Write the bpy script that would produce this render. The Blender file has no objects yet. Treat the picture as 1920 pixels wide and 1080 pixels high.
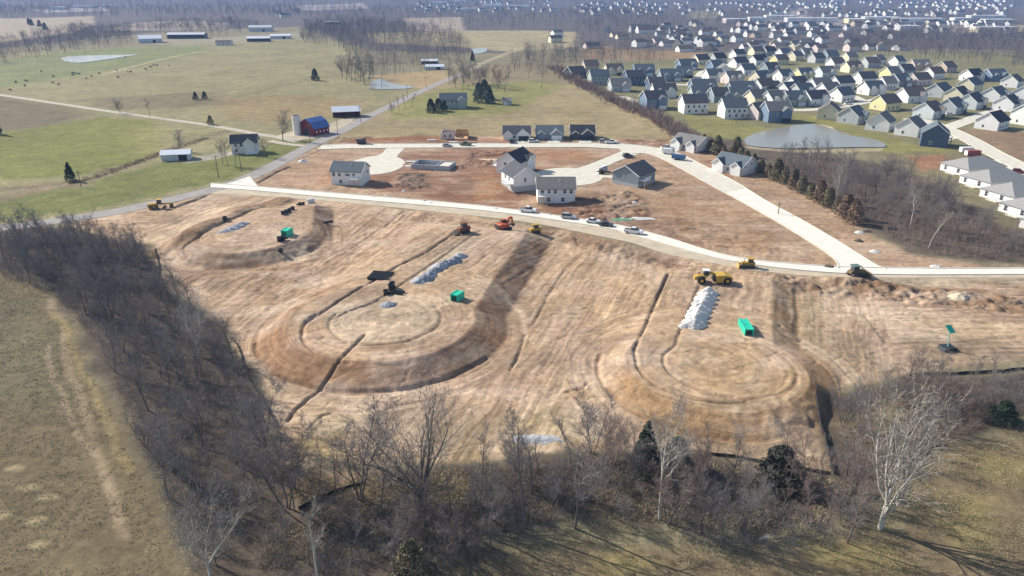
import bpy, bmesh, math, random
import numpy as np
from mathutils import Vector, Matrix

# ------------------------------------------------------------------ camera, world, sun, exposure
SC = bpy.context.scene
F, CAMH = 1371.0, 70.0                      # focal length in photo pixels (1920 wide), drone height
PITCH = math.atan(575.0 / F)
SP, CP = math.sin(PITCH), math.cos(PITCH)
cam_d = bpy.data.cameras.new('camera'); cam = bpy.data.objects.new('camera', cam_d)
SC.collection.objects.link(cam)
cam.location = (0, 0, CAMH); cam.rotation_euler = (math.pi / 2 - PITCH, 0, 0)
cam_d.sensor_width = 36; cam_d.lens = 36 * F / 1920; cam_d.clip_start = 1; cam_d.clip_end = 30000
SC.camera = cam
SUN_EL, SUN_AZ = 33.0, -60.0                # azimuth measured from +Y (view direction) to the right
wd = bpy.data.worlds.new('World'); SC.world = wd; wd.use_nodes = True
nt = wd.node_tree; bg = nt.nodes['Background']; sky = nt.nodes.new('ShaderNodeTexSky')
sky.sky_type = 'NISHITA'; sky.sun_disc = False
sky.sun_elevation = math.radians(SUN_EL); sky.sun_rotation = math.radians(SUN_AZ)
sky.dust_density = 1.0; sky.air_density = 1.0
nt.links.new(sky.outputs[0], bg.inputs[0]); bg.inputs[1].default_value = 0.11
sd = bpy.data.lights.new('sun', 'SUN'); sun = bpy.data.objects.new('sun', sd); SC.collection.objects.link(sun)
sd.energy = 4.6; sd.angle = math.radians(0.5); sd.color = (1.0, 0.945, 0.86)
el, az = math.radians(SUN_EL), math.radians(SUN_AZ)
sdir = Vector((math.sin(az) * math.cos(el), math.cos(az) * math.cos(el), math.sin(el)))
sun.rotation_euler = sdir.to_track_quat('Z', 'Y').to_euler(); sun.location = sdir * 500
vs = SC.view_settings; vs.view_transform = 'Standard'; vs.look = 'None'; vs.gamma = 1; vs.exposure = 0.52
vs.use_curve_mapping = False
SC.render.engine = 'CYCLES'
SC.cycles.max_bounces = 5; SC.cycles.diffuse_bounces = 2; SC.cycles.glossy_bounces = 2
SC.cycles.transmission_bounces = 2; SC.cycles.volume_bounces = 0; SC.cycles.transparent_max_bounces = 4
SC.cycles.use_denoising = True

COL = SC.collection
R = random.Random(7)
NR = np.random.default_rng(11)

# ------------------------------------------------------------------ helpers: pixels of the photograph to ground
def P(x, y, z=0.0):
    u = (np.asarray(x, float) - 960) / F; v = (540 - np.asarray(y, float)) / F
    d = (CAMH - z) / (SP - v * CP)
    return u * d, d * (CP + v * SP)
def to_px(X, Y, Z=0.0):
    dz = Z - CAMH
    fw = Y * CP - dz * SP; up = Y * SP + dz * CP
    return 960 + F * X / fw, 540 - F * up / fw
def lin(c):
    c = np.asarray(c, float) / 255
    return np.where(c <= 0.04045, c / 12.92, ((c + 0.055) / 1.055) ** 2.4)
def sstep(a, b, x):
    t = np.clip((x - a) / (b - a), 0, 1); return t * t * (3 - 2 * t)
def _hash(ix, iy, s):
    n = (ix * 374761393 + iy * 668265263 + s * 974634777) & 0xFFFFFFFF
    n = ((n ^ (n >> 13)) * 1274126177) & 0xFFFFFFFF
    return ((n ^ (n >> 16)) & 0xFFFF) / 65535.0
def vnoise(x, y, s=0):
    ix = np.floor(x).astype(np.int64); iy = np.floor(y).astype(np.int64)
    fx = x - ix; fy = y - iy; fx = fx * fx * (3 - 2 * fx); fy = fy * fy * (3 - 2 * fy)
    a = _hash(ix, iy, s); b = _hash(ix + 1, iy, s); c = _hash(ix, iy + 1, s); d = _hash(ix + 1, iy + 1, s)
    return (a * (1 - fx) + b * fx) * (1 - fy) + (c * (1 - fx) + d * fx) * fy
def fbm(x, y, s=0, o=3):
    t = 0; a = 0.5; n = 0
    for k in range(o):
        t = t + a * vnoise(x * 2 ** k, y * 2 ** k, s + k); n += a; a *= 0.5
    return t / n

# ------------------------------------------------------------------ materials
MATS = {}
def mat(name, rgb, rough=0.85, var=0.12, scale=0.6, metallic=0.0, spec=0.3, bump=0.0, lines=0.0, attr=None):
    if name in MATS: return MATS[name]
    m = bpy.data.materials.new(name); m.use_nodes = True
    n = m.node_tree.nodes; l = m.node_tree.links; b = n['Principled BSDF']
    b.inputs['Roughness'].default_value = rough; b.inputs['Metallic'].default_value = metallic
    b.inputs['Specular IOR Level'].default_value = spec
    c = (*rgb, 1)
    tc = n.new('ShaderNodeTexCoord')
    if var > 0:
        nz = n.new('ShaderNodeTexNoise'); nz.inputs['Scale'].default_value = scale; nz.inputs['Detail'].default_value = 5
        l.new(tc.outputs['Object'], nz.inputs['Vector'])
        oi = n.new('ShaderNodeObjectInfo')
        mr = n.new('ShaderNodeMapRange'); mr.inputs[1].default_value = 0.3; mr.inputs[2].default_value = 0.7
        mr.inputs[3].default_value = 1 - var; mr.inputs[4].default_value = 1 + var
        l.new(nz.outputs[0], mr.inputs[0])
        mx = n.new('ShaderNodeVectorMath'); mx.operation = 'SCALE'; mx.inputs[0].default_value = rgb
        l.new(mr.outputs[0], mx.inputs['Scale']); l.new(mx.outputs[0], b.inputs['Base Color'])
    else: b.inputs['Base Color'].default_value = c
    h = None
    if lines > 0:
        w = n.new('ShaderNodeTexWave'); w.bands_direction = 'Z'; w.wave_profile = 'SAW'; w.inputs['Scale'].default_value = lines
        l.new(tc.outputs['Object'], w.inputs['Vector']); h = w.outputs['Fac']
    elif bump > 0:
        nb = n.new('ShaderNodeTexNoise'); nb.inputs['Scale'].default_value = scale * 6; nb.inputs['Detail'].default_value = 3
        l.new(tc.outputs['Object'], nb.inputs['Vector']); h = nb.outputs[0]
    if h is not None:
        bp = n.new('ShaderNodeBump'); bp.inputs['Strength'].default_value = 0.5; bp.inputs['Distance'].default_value = bump or 0.03
        l.new(h, bp.inputs['Height']); l.new(bp.outputs[0], b.inputs['Normal'])
    MATS[name] = m
    return m
concrete = mat('concrete', (0.62, 0.575, 0.47), 0.9, 0.10, 0.35, bump=0.01)
concrete_new = mat('concrete_new', (0.72, 0.68, 0.585), 0.9, 0.06, 0.35, bump=0.01)
asphalt = mat('asphalt_old', (0.31, 0.283, 0.255), 0.95, 0.14, 0.25, bump=0.02)
gravel_lane = mat('gravel_lane', (0.44, 0.39, 0.30), 0.95, 0.2, 0.4, bump=0.03)
subbase = mat('road_base', (0.50, 0.42, 0.30), 0.95, 0.14, 0.3, bump=0.03)
bark = mat('bark', (0.165, 0.14, 0.12), 0.95, 0.25, 0.8)
twig = mat('twig', (0.23, 0.205, 0.19), 0.95, 0.2, 0.4)
twig_grey = mat('twig_grey', (0.205, 0.195, 0.19), 0.95, 0.2, 0.4)
twig_red = mat('twig_red', (0.25, 0.19, 0.16), 0.95, 0.2, 0.4)
pale_bark = mat('pale_bark', (0.50, 0.47, 0.41), 0.9, 0.25, 0.7)
pale_twig = mat('pale_twig', (0.34, 0.31, 0.265), 0.9, 0.2, 0.5)
far_bark = mat('far_bark', (0.17, 0.15, 0.145), 0.95, 0.3, 0.03)
needle = mat('needles', (0.045, 0.07, 0.038), 0.9, 0.35, 0.5)
needle_blue = mat('needles_blue', (0.10, 0.135, 0.105), 0.9, 0.35, 0.5)
cedar = mat('cedar_leaves', (0.20, 0.175, 0.10), 0.9, 0.4, 0.6)
cedar_red = mat('cedar_leaves_brown', (0.24, 0.165, 0.11), 0.9, 0.4, 0.6)
glass = mat('window_glass', (0.03, 0.038, 0.05), 0.12, 0, spec=0.6)
white_trim = mat('white_trim', (0.8, 0.8, 0.78), 0.6, 0.03)
garage_white = mat('garage_door_white', (0.74, 0.74, 0.72), 0.6, 0.04, lines=1.2, bump=0.02)
garage_dark = mat('garage_opening_dark', (0.035, 0.037, 0.045), 0.7, 0.1)
WALL = {k: mat('siding_' + k, v, 0.75, 0.05, 0.5, lines=2.6, bump=0.015) for k, v in dict(
    white=(0.78, 0.77, 0.74), cream=(0.72, 0.66, 0.48), grey=(0.46, 0.48, 0.48), slate=(0.24, 0.29, 0.32),
    blue=(0.17, 0.235, 0.32), navy=(0.085, 0.125, 0.18), sage=(0.36, 0.41, 0.37), tan=(0.52, 0.42, 0.32),
    yellow=(0.72, 0.66, 0.36), pink=(0.66, 0.56, 0.52), dark=(0.075, 0.085, 0.095), red=(0.20, 0.035, 0.032), pale=(0.62, 0.67, 0.66)).items()}
ROOF = {k: mat('shingle_' + k, v, 0.92, 0.16, 1.5, bump=0.02) for k, v in dict(
    charcoal=(0.085, 0.088, 0.098), grey=(0.19, 0.185, 0.175), brown=(0.16, 0.13, 0.11), slate=(0.115, 0.14, 0.155), dark=(0.045, 0.052, 0.06), light=(0.30, 0.295, 0.28)).items()}
found = mat('foundation_concrete', (0.42, 0.43, 0.43), 0.9, 0.1, 0.6)
lumber = mat('lumber', (0.55, 0.38, 0.20), 0.85, 0.2, 1.0)
osb = mat('sheathing_board', (0.52, 0.33, 0.15), 0.85, 0.18, 1.0)
metal_white = mat('metal_roof_white', (0.78, 0.80, 0.82), 0.45, 0.05, 0.2)
metal_blue = mat('metal_roof_blue', (0.08, 0.17, 0.42), 0.45, 0.1, 0.2)
metal_grey = mat('metal_sheet_grey', (0.55, 0.57, 0.58), 0.5, 0.08, 0.3)
black_plastic = mat('black_plastic', (0.026, 0.032, 0.031), 0.38, 0.2, 1.0)
teal = mat('teal_paint', (0.02, 0.52, 0.34), 0.5, 0.06, 1.0)
rubber = mat('rubber', (0.02, 0.02, 0.02), 0.9, 0.1)
steel_dark = mat('dark_steel', (0.06, 0.055, 0.05), 0.7, 0.2, 1.0)
yellow_paint = mat('yellow_paint', (0.50, 0.32, 0.06), 0.6, 0.15, 1.0)
orange_paint = mat('orange_paint', (0.48, 0.10, 0.035), 0.6, 0.15, 1.0)
rock_grey = mat('rock_bluegrey', (0.28, 0.29, 0.32), 0.95, 0.3, 2.0, bump=0.1)
rock_white = mat('rock_white', (0.66, 0.63, 0.58), 0.95, 0.2, 2.0, bump=0.1)
fabric_black = mat('silt_fabric', (0.025, 0.025, 0.027), 0.9, 0.2, 1.0)
pole_wood = mat('pole_wood', (0.16, 0.12, 0.09), 0.95, 0.2, 1.0)
car_mats = {k: mat('car_' + k, v, 0.3, 0.02, spec=0.5) for k, v in dict(white=(0.75, 0.75, 0.74), silver=(0.42, 0.43, 0.44), dark=(0.035, 0.04, 0.048), blue=(0.05, 0.09, 0.2), red=(0.28, 0.03, 0.03), green=(0.10, 0.16, 0.10)).items()}
cow_mat = mat('cow_hide', (0.022, 0.018, 0.015), 0.9, 0.2)
grass_dry = mat('dry_grass_blade', (0.46, 0.39, 0.24), 0.9, 0.35, 0.15)
def water_mat(name, rgb, rough):
    m = mat(name, rgb, rough, 0.05, 0.02, spec=0.5)
    n = m.node_tree.nodes; l = m.node_tree.links; b = n['Principled BSDF']
    nb = n.new('ShaderNodeTexNoise'); nb.inputs['Scale'].default_value = 0.9; nb.inputs['Detail'].default_value = 4
    tc = n.new('ShaderNodeTexCoord'); l.new(tc.outputs['Object'], nb.inputs['Vector'])
    bp = n.new('ShaderNodeBump'); bp.inputs['Strength'].default_value = 0.15; bp.inputs['Distance'].default_value = 0.05
    l.new(nb.outputs[0], bp.inputs['Height']); l.new(bp.outputs[0], b.inputs['Normal'])
    return m
water = water_mat('pond_water', (0.27, 0.26, 0.215), 0.22)

# ------------------------------------------------------------------ mesh and object helpers
class MB:
    def __init__(s): s.v = []; s.f = []; s.m = []
    def add(s, vs, fs, m=0):
        o = len(s.v); s.v += [tuple(map(float, q)) for q in vs]; s.f += [tuple(i + o for i in q) for q in fs]; s.m += [m] * len(fs)
        return s
    def box(s, x0, x1, y0, y1, z0, z1, m=0):
        return s.add([(x0, y0, z0), (x1, y0, z0), (x1, y1, z0), (x0, y1, z0), (x0, y0, z1), (x1, y0, z1), (x1, y1, z1), (x0, y1, z1)],
                     [(3, 2, 1, 0), (4, 5, 6, 7), (0, 1, 5, 4), (1, 2, 6, 5), (2, 3, 7, 6), (3, 0, 4, 7)], m)
    def prism(s, prof, y0, y1, m=0):            # profile in XZ swept along Y
        n = len(prof)
        return s.add([(x, y0, z) for x, z in prof] + [(x, y1, z) for x, z in prof],
                     [tuple(range(n)), tuple(range(2 * n - 1, n - 1, -1))] + [(i, i + n, (i + 1) % n + n, (i + 1) % n) for i in range(n)], m)
    def prism_x(s, prof, x0, x1, m=0):          # profile in YZ swept along X
        n = len(prof)
        return s.add([(x0, y, z) for y, z in prof] + [(x1, y, z) for y, z in prof],
                     [tuple(range(n - 1, -1, -1)), tuple(range(n, 2 * n))] + [((i + 1) % n, (i + 1) % n + n, i + n, i) for i in range(n)], m)
    def tube(s, p0, p1, r0, r1=None, n=8, m=0, caps=True):
        r1 = r0 if r1 is None else r1
        p0 = Vector(p0); p1 = Vector(p1); d = (p1 - p0).normalized()
        a = d.cross(Vector((0, 0, 1))) if abs(d.z) < 0.95 else d.cross(Vector((1, 0, 0)))
        a.normalize(); b = d.cross(a)
        vs = []
        for p, r in ((p0, r0), (p1, r1)):
            for i in range(n):
                t = 2 * math.pi * i / n; vs.append(p + a * (r * math.cos(t)) + b * (r * math.sin(t)))
        fs = [(i, (i + 1) % n, (i + 1) % n + n, i + n) for i in range(n)]
        if caps: fs += [tuple(range(n - 1, -1, -1)), tuple(range(n, 2 * n))]
        return s.add(vs, fs, m)
    def pipe(s, p0, p1, r, t=0.06, n=12, m=0):  # hollow pipe
        p0 = Vector(p0); p1 = Vector(p1); d = (p1 - p0).normalized()
        a = d.cross(Vector((0, 0, 1))) if abs(d.z) < 0.95 else d.cross(Vector((1, 0, 0)))
        a.normalize(); b = d.cross(a); vs = []
        for p, q in ((p0, r), (p1, r), (p1, r - t), (p0, r - t)):
            for i in range(n):
                w = 2 * math.pi * i / n; vs.append(p + a * (q * math.cos(w)) + b * (q * math.sin(w)))
        fs = []
        for k in range(4):
            for i in range(n):
                j = (i + 1) % n; k2 = (k + 1) % 4; fs.append((k * n + i, k * n + j, k2 * n + j, k2 * n + i))
        return s.add(vs, fs, m)
    def bar(s, p0, p1, w, h, m=0):              # rectangular bar between two points
        p0 = Vector(p0); p1 = Vector(p1); d = (p1 - p0).normalized()
        a = d.cross(Vector((0, 0, 1))) if abs(d.z) < 0.98 else Vector((1, 0, 0))
        a.normalize(); b = a.cross(d).normalized()
        vs = [p + a * (sx * w / 2) + b * (sy * h / 2) for p in (p0, p1) for sx, sy in ((-1, -1), (1, -1), (1, 1), (-1, 1))]
        return s.add(vs, [(3, 2, 1, 0), (4, 5, 6, 7), (0, 1, 5, 4), (1, 2, 6, 5), (2, 3, 7, 6), (3, 0, 4, 7)], m)
    def mesh(s, name):
        me = bpy.data.meshes.new(name); me.from_pydata(s.v, [], s.f)
        if max(s.m, default=0) > 0: me.polygons.foreach_set('material_index', s.m)
        me.update(); return me
def link(name, me, mats, parent=None, loc=(0, 0, 0), rz=0.0, label=None, cat=None, group=None, kind=None):
    o = bpy.data.objects.new(name, me); COL.objects.link(o)
    if me is not None and mats is not None:
        mats = mats if isinstance(mats, (list, tuple)) else [mats]
        while len(me.materials) < len(mats): me.materials.append(mats[len(me.materials)])
        for i, m in enumerate(mats):
            if me.materials[i] is not m: o.material_slots[i].link = 'OBJECT'; o.material_slots[i].material = m
    o.parent = parent; o.location = loc; o.rotation_euler = (0, 0, rz)
    if label: o['label'] = label
    if cat: o['category'] = cat
    if group: o['group'] = group
    if kind: o['kind'] = kind
    return o
def build(name, mb, mats, parent=None, **k): return link(name, mb.mesh(name), mats, parent, **k)
def empty(name, loc, rz=0.0, label=None, cat=None, group=None): return link(name, None, None, None, loc, rz, label, cat, group)
def clone(src, loc, rz=0.0, scale=None, label=None, group=None):
    def cp(o, par):
        c = o.copy(); COL.objects.link(c); c.parent = par
        for ch in o.children: cp(ch, c)
        return c
    c = cp(src, None); c.location = loc; c.rotation_euler = (0, 0, rz)
    if scale is not None: c.scale = scale
    if label: c['label'] = label
    if group: c['group'] = group
    return c
def np_mesh(name, V, Fq, smooth=False):
    me = bpy.data.meshes.new(name); V = np.asarray(V, np.float32); Fq = np.asarray(Fq, np.int32); k = Fq.shape[1]
    me.vertices.add(len(V)); me.vertices.foreach_set('co', V.ravel())
    me.loops.add(Fq.size); me.loops.foreach_set('vertex_index', Fq.ravel())
    me.polygons.add(len(Fq)); me.polygons.foreach_set('loop_start', np.arange(0, Fq.size, k, dtype=np.int32))
    if smooth: me.polygons.foreach_set('use_smooth', np.ones(len(Fq), bool))
    me.update(calc_edges=True); return me

# ------------------------------------------------------------------ the ground sheet: heights and land cover
NC = 860
ys = [44.0]
while ys[-1] < 7500:
    y = ys[-1]; dy = 0.55 * (y * y + CAMH ** 2) / (CAMH * 731)
    ys.append(y + (min(max(dy, 0.30), 0.55) if y < 300 else max(dy, 0.55)))
YS = np.array(ys); NRW = len(YS)
def half_w(y): return 50 + 0.68 * y
S = np.linspace(-1, 1, NC)
GX = (half_w(YS)[:, None] * S[None, :]); GY = np.repeat(YS[:, None], NC, 1)
X = GX.ravel(); Y = GY.ravel(); NV = X.size
WX = X + (fbm(X / 9, Y / 9, 3, 3) - 0.5) * 5; WY = Y + (fbm(X / 9, Y / 9, 13, 3) - 0.5) * 5
C = np.empty((NV, 3)); C[:] = lin((150, 140, 104)) 
Z = np.zeros(NV); FLAT = np.zeros(NV); SITE = np.zeros(NV)
def bbox_idx(pts, m):
    a = pts.min(0) - m; b = pts.max(0) + m
    return np.nonzero((X > a[0]) & (X < b[0]) & (Y > a[1]) & (Y < b[1]))[0]
def seg_dist(x, y, pts, closed):
    n = len(pts); best = np.full(x.shape, 1e9); side = np.zeros(x.shape); along = np.zeros(x.shape); acc = 0.0
    for i in range(n if closed else n - 1):
        a = pts[i]; b = pts[(i + 1) % n]; e = b - a; L2 = e @ e + 1e-9; L = math.sqrt(L2)
        t = np.clip(((x - a[0]) * e[0] + (y - a[1]) * e[1]) / L2, 0, 1)
        dx = x - a[0] - t * e[0]; dy = y - a[1] - t * e[1]; d = dx * dx + dy * dy
        k = d < best; best = np.where(k, d, best)
        side = np.where(k, e[0] * (y - a[1]) - e[1] * (x - a[0]), side); along = np.where(k, acc + t * L, along); acc += L
    return np.sqrt(best), side, along
def inside(x, y, pts):
    r = np.zeros(x.shape, bool); n = len(pts)
    for i in range(n):
        a = pts[i]; b = pts[(i + 1) % n]
        c = ((a[1] > y) != (b[1] > y)) & (x < (b[0] - a[0]) * (y - a[1]) / (b[1] - a[1] + 1e-12) + a[0]); r ^= c
    return r
def W(px, z=0.0):
    px = np.asarray(px, float); x, y = P(px[:, 0], px[:, 1], z); return np.stack([x, y], 1)
def area_mask(pts, soft, warp=1.0):
    i = bbox_idx(pts, soft + 6 * warp)
    x = X[i] + (WX[i] - X[i]) * warp; y = Y[i] + (WY[i] - Y[i]) * warp
    d, _, _ = seg_dist(x, y, pts, True); d = np.where(inside(x, y, pts), d, -d)
    return i, sstep(-soft, soft, d)
def layer(px, rgb, soft=1.0, op=1.0, warp=1.0, world=False, site=None):
    pts = np.asarray(px, float) if world else W(px)
    i, m = area_mask(pts, soft, warp); m = (m * op)[:, None]
    C[i] = C[i] * (1 - m) + lin(rgb) * m
    if site is not None: SITE[i] = SITE[i] * (1 - m[:, 0]) + site * m[:, 0]
def line(px, width, rgb=None, op=1.0, soft=0.4, dz=0.0, warp=0.15, world=False, z=0.0):
    pts = np.asarray(px, float) if world else W(px, z)
    i = bbox_idx(pts, width + soft + 6 * warp)
    x = X[i] + (WX[i] - X[i]) * warp; y = Y[i] + (WY[i] - Y[i]) * warp
    d, _, _ = seg_dist(x, y, pts, False); m = 1 - sstep(width / 2 - soft, width / 2 + soft, d)
    if rgb is not None: C[i] = C[i] * (1 - (m * op)[:, None]) + lin(rgb) * (m * op)[:, None]
    if dz: Z[i] += dz * m
def blob(px, rx, ry, rgb, op=1.0, soft=0.5, dz=0.0):
    cx, cy = P(*px); i = np.nonzero((abs(X - cx) < rx * 1.8) & (abs(Y - cy) < ry * 1.8))[0]
    r = np.hypot((WX[i] * 0.4 + X[i] * 0.6 - cx) / rx, (WY[i] * 0.4 + Y[i] * 0.6 - cy) / ry); m = 1 - sstep(1 - soft, 1 + soft, r)
    C[i] = C[i] * (1 - (m * op)[:, None]) + lin(rgb) * (m * op)[:, None]
    if dz: Z[i] += dz * m

# --- land cover, far to near
layer([(-900, -33), (2900, -33), (2900, 108), (1750, 92), (1300, 100), (1180, 92), (1050, 92), (930, 100), (700, 95), (560, 50), (300, 60), (0, 90), (-900, 120)], (112, 104, 98), 12)
for poly, c in [([(-300, 36), (60, 34), (175, 30), (180, 45), (130, 62), (0, 80), (-300, 95)], (186, 168, 138)),
                ([(190, 56), (260, 42), (340, 38), (425, 42), (420, 55), (300, 58)], (172, 158, 136)),
                ([(690, 62), (860, 58), (1000, 57), (1080, 60), (1080, 90), (960, 98), (860, 88), (700, 80)], (180, 164, 118)),
                ([(755, 34), (865, 32), (870, 57), (770, 60)], (182, 164, 140)),
                ([(1150, 92), (1300, 97), (1345, 105), (1300, 120), (1250, 124), (1180, 118)], (166, 136, 96)),
                ([(1840, 50), (1960, 46), (1960, 62), (1840, 60)], (172, 162, 120)),
                ([(1475, 24), (1505, 14), (1518, 30), (1535, 36), (1480, 38)], (176, 160, 152)),
                ([(1290, 22), (1330, 18), (1360, 24), (1340, 34), (1290, 34)], (150, 140, 112)),
                ([(1720, 45), (1900, 46), (1900, 62), (1730, 62)], (176, 160, 140)),
                ([(1440, 36), (1720, 38), (1720, 52), (1440, 46)], (168, 158, 150)),
                ([(1090, 88), (1150, 84), (1160, 110), (1090, 115)], (156, 128, 92)),
                ([(60, 18), (200, 12), (210, 20), (80, 24)], (180, 170, 165)), ([(560, 10), (680, 6), (690, 16), (570, 20)], (180, 168, 158))]:
    layer(poly, c, 6, warp=2.5)
layer([(-900, 130), (-200, 118), (60, 98), (250, 88), (420, 80), (560, 72), (640, 82), (700, 100), (690, 150), (830, 150), (700, 205), (560, 275), (480, 322), (400, 350), (200, 398), (-50, 430), (-900, 520)], (160, 150, 101), 6)
layer([(-900, 140), (-200, 125), (0, 115), (120, 97), (260, 88), (385, 85), (392, 96), (260, 124), (100, 150), (0, 165), (-900, 200)], (140, 146, 88), 14, warp=2)
layer([(160, 184), (300, 176), (420, 172), (412, 196), (330, 204), (190, 208)], (134, 118, 84), 10, 0.8, 2)
layer([(-900, 185), (0, 182), (110, 198), (160, 214), (120, 232), (0, 250), (-900, 300)], (124, 110, 82), 10, 0.85, 2)
layer([(410, 185), (560, 178), (700, 190), (640, 215), (520, 232), (420, 220)], (164, 138, 90), 12, 0.8, 2)
layer([(-900, 320), (-100, 262), (60, 242), (190, 220), (290, 226), (300, 252), (285, 298), (130, 330), (0, 338), (-900, 420)], (136, 138, 58), 5, warp=2)
layer([(230, 235), (330, 240), (300, 290), (250, 296)], (158, 148, 82), 8, 0.6)
layer([(-900, 440), (-100, 385), (120, 348), (330, 302), (430, 290), (530, 268), (560, 282), (480, 318), (390, 347), (150, 395), (-100, 425), (-900, 520)], (128, 132, 62), 4, warp=2)
layer([(500, 262), (585, 262), (600, 268), (560, 288), (500, 300)], (126, 130, 64), 2)
line([(-60, 362), (60, 352), (160, 338), (250, 306), (330, 278), (430, 244)], 6, (146, 126, 96), 0.85, 2.5, -0.4, 1)
line([(0, 372), (90, 352), (150, 346)], 9, (158, 136, 106), 0.8, 3, 0, 1)
line([(430, 185), (500, 168), (575, 150)], 3, (140, 122, 84), 0.6, 1.5, 0, 0.6)
for k in range(26):      # mowing and drainage streaks over the hill pasture
    x0 = R.uniform(180, 640); y0 = R.uniform(98, 185)
    line([(x0, y0), (x0 + R.uniform(60, 140), y0 - R.uniform(6, 14))], R.uniform(3, 8), R.choice([(140, 132, 90), (172, 160, 108), (150, 136, 88)]), 0.35, 2.5, 0, 1)
layer([(614, 264), (800, 163), (870, 138), (1060, 140), (1110, 180), (1200, 212), (1275, 250), (1290, 275), (1230, 268), (900, 262), (640, 270)], (170, 150, 104), 3)
layer([(820, 130), (1100, 110), (1120, 140), (1060, 160), (840, 160)], (150, 134, 98), 8, 0.8)
layer([(738, 206), (790, 176), (870, 160), (1000, 152), (1060, 160), (1000, 190), (960, 212), (780, 222), (720, 226)], (150, 146, 78), 5, warp=2)
for k in range(16):
    x0 = R.uniform(680, 1050); y0 = R.uniform(212, 256)
    line([(x0, y0), (x0 + R.uniform(60, 200), y0 + R.uniform(-3, 3))], R.uniform(1.5, 5), R.choice([(150, 130, 88), (186, 166, 116), (146, 138, 90)]), 0.4, 1.5, 0, 1)
layer([(700, 142), (840, 130), (842, 152), (800, 168), (740, 166), (700, 158)], (184, 156, 106), 4)
layer([(1050, 138), (1110, 118), (1300, 108), (1480, 94), (1900, 98), (2900, 130), (2900, 520), (1960, 420), (1720, 330), (1650, 290), (1480, 262), (1330, 268), (1255, 222), (1150, 186)], (142, 136, 92), 4)
layer([(1285, 214), (1400, 230), (1445, 244), (1400, 260), (1335, 268), (1290, 238)], (150, 144, 78), 2)
layer([(1485, 212), (1560, 224), (1700, 268), (1790, 280), (1760, 302), (1650, 288), (1580, 244), (1480, 228)], (150, 144, 76), 2, warp=1.5)
layer([(1790, 240), (1960, 250), (1960, 330), (1900, 310), (1850, 275)], (158, 130, 96), 3)
layer([(1640, 285), (1790, 290), (1780, 340), (1920, 400), (2000, 480), (1850, 480), (1600, 360)], (142, 130, 92), 5)
layer([(1700, 292), (1770, 290), (1780, 312), (1730, 322)], (176, 128, 88), 2)
# creek-side wood floor
layer([(1290, 255), (1480, 268), (1700, 320), (1900, 430), (2200, 520), (2200, 500), (1830, 492), (1700, 472), (1640, 440), (1560, 385), (1430, 322), (1330, 286)], (112, 98, 82), 3)
# building site north of the new street
layer([(440, 356), (560, 290), (615, 268), (900, 256), (1230, 262), (1345, 292), (1440, 332), (1570, 388), (1640, 445), (1710, 476), (1840, 498), (2100, 500), (2100, 512), (1400, 500), (1200, 445), (1000, 405), (800, 382), (600, 362)], (180, 145, 110), 2, site=0.6)
for poly, c, o in [([(680, 312), (760, 288), (900, 272), (1000, 285), (1010, 335), (960, 392), (800, 374), (700, 352)], (148, 98, 68), 0.75),
                ([(640, 262), (780, 254), (960, 262), (960, 270), (640, 272)], (160, 98, 64), 0.8),
                ([(575, 312), (640, 300), (640, 345), (590, 345)], (176, 124, 74), 0.7),
                ([(880, 335), (930, 330), (930, 375), (890, 378)], (186, 132, 74), 0.7),
                ([(1010, 380), (1120, 362), (1140, 410), (1050, 410)], (138, 96, 68), 0.8),
                ([(900, 385), (1200, 395), (1330, 465), (1200, 440), (1000, 402)], (150, 104, 72), 0.7),
                ([(1000, 282), (1140, 282), (1100, 305), (1000, 320)], (176, 124, 80), 0.7),
                ([(1290, 300), (1340, 300), (1370, 335), (1300, 310)], (150, 96, 56), 0.7),
                ([(1160, 262), (1260, 262), (1240, 278), (1150, 272)], (150, 102, 68), 0.7),
                ([(490, 345), (580, 308), (640, 300), (600, 350)], (192, 152, 112), 0.6),
                ([(1260, 330), (1400, 400), (1480, 455), (1380, 470), (1240, 420), (1220, 370)], (170, 132, 92), 0.7),
                ([(1140, 400), (1300, 412), (1280, 430), (1150, 420)], (124, 88, 66), 0.55),
                ([(740, 330), (790, 325), (800, 350), (750, 352)], (110, 92, 78), 0.6)]:
    layer(poly, c, 2.5, o, 1.6)
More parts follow.
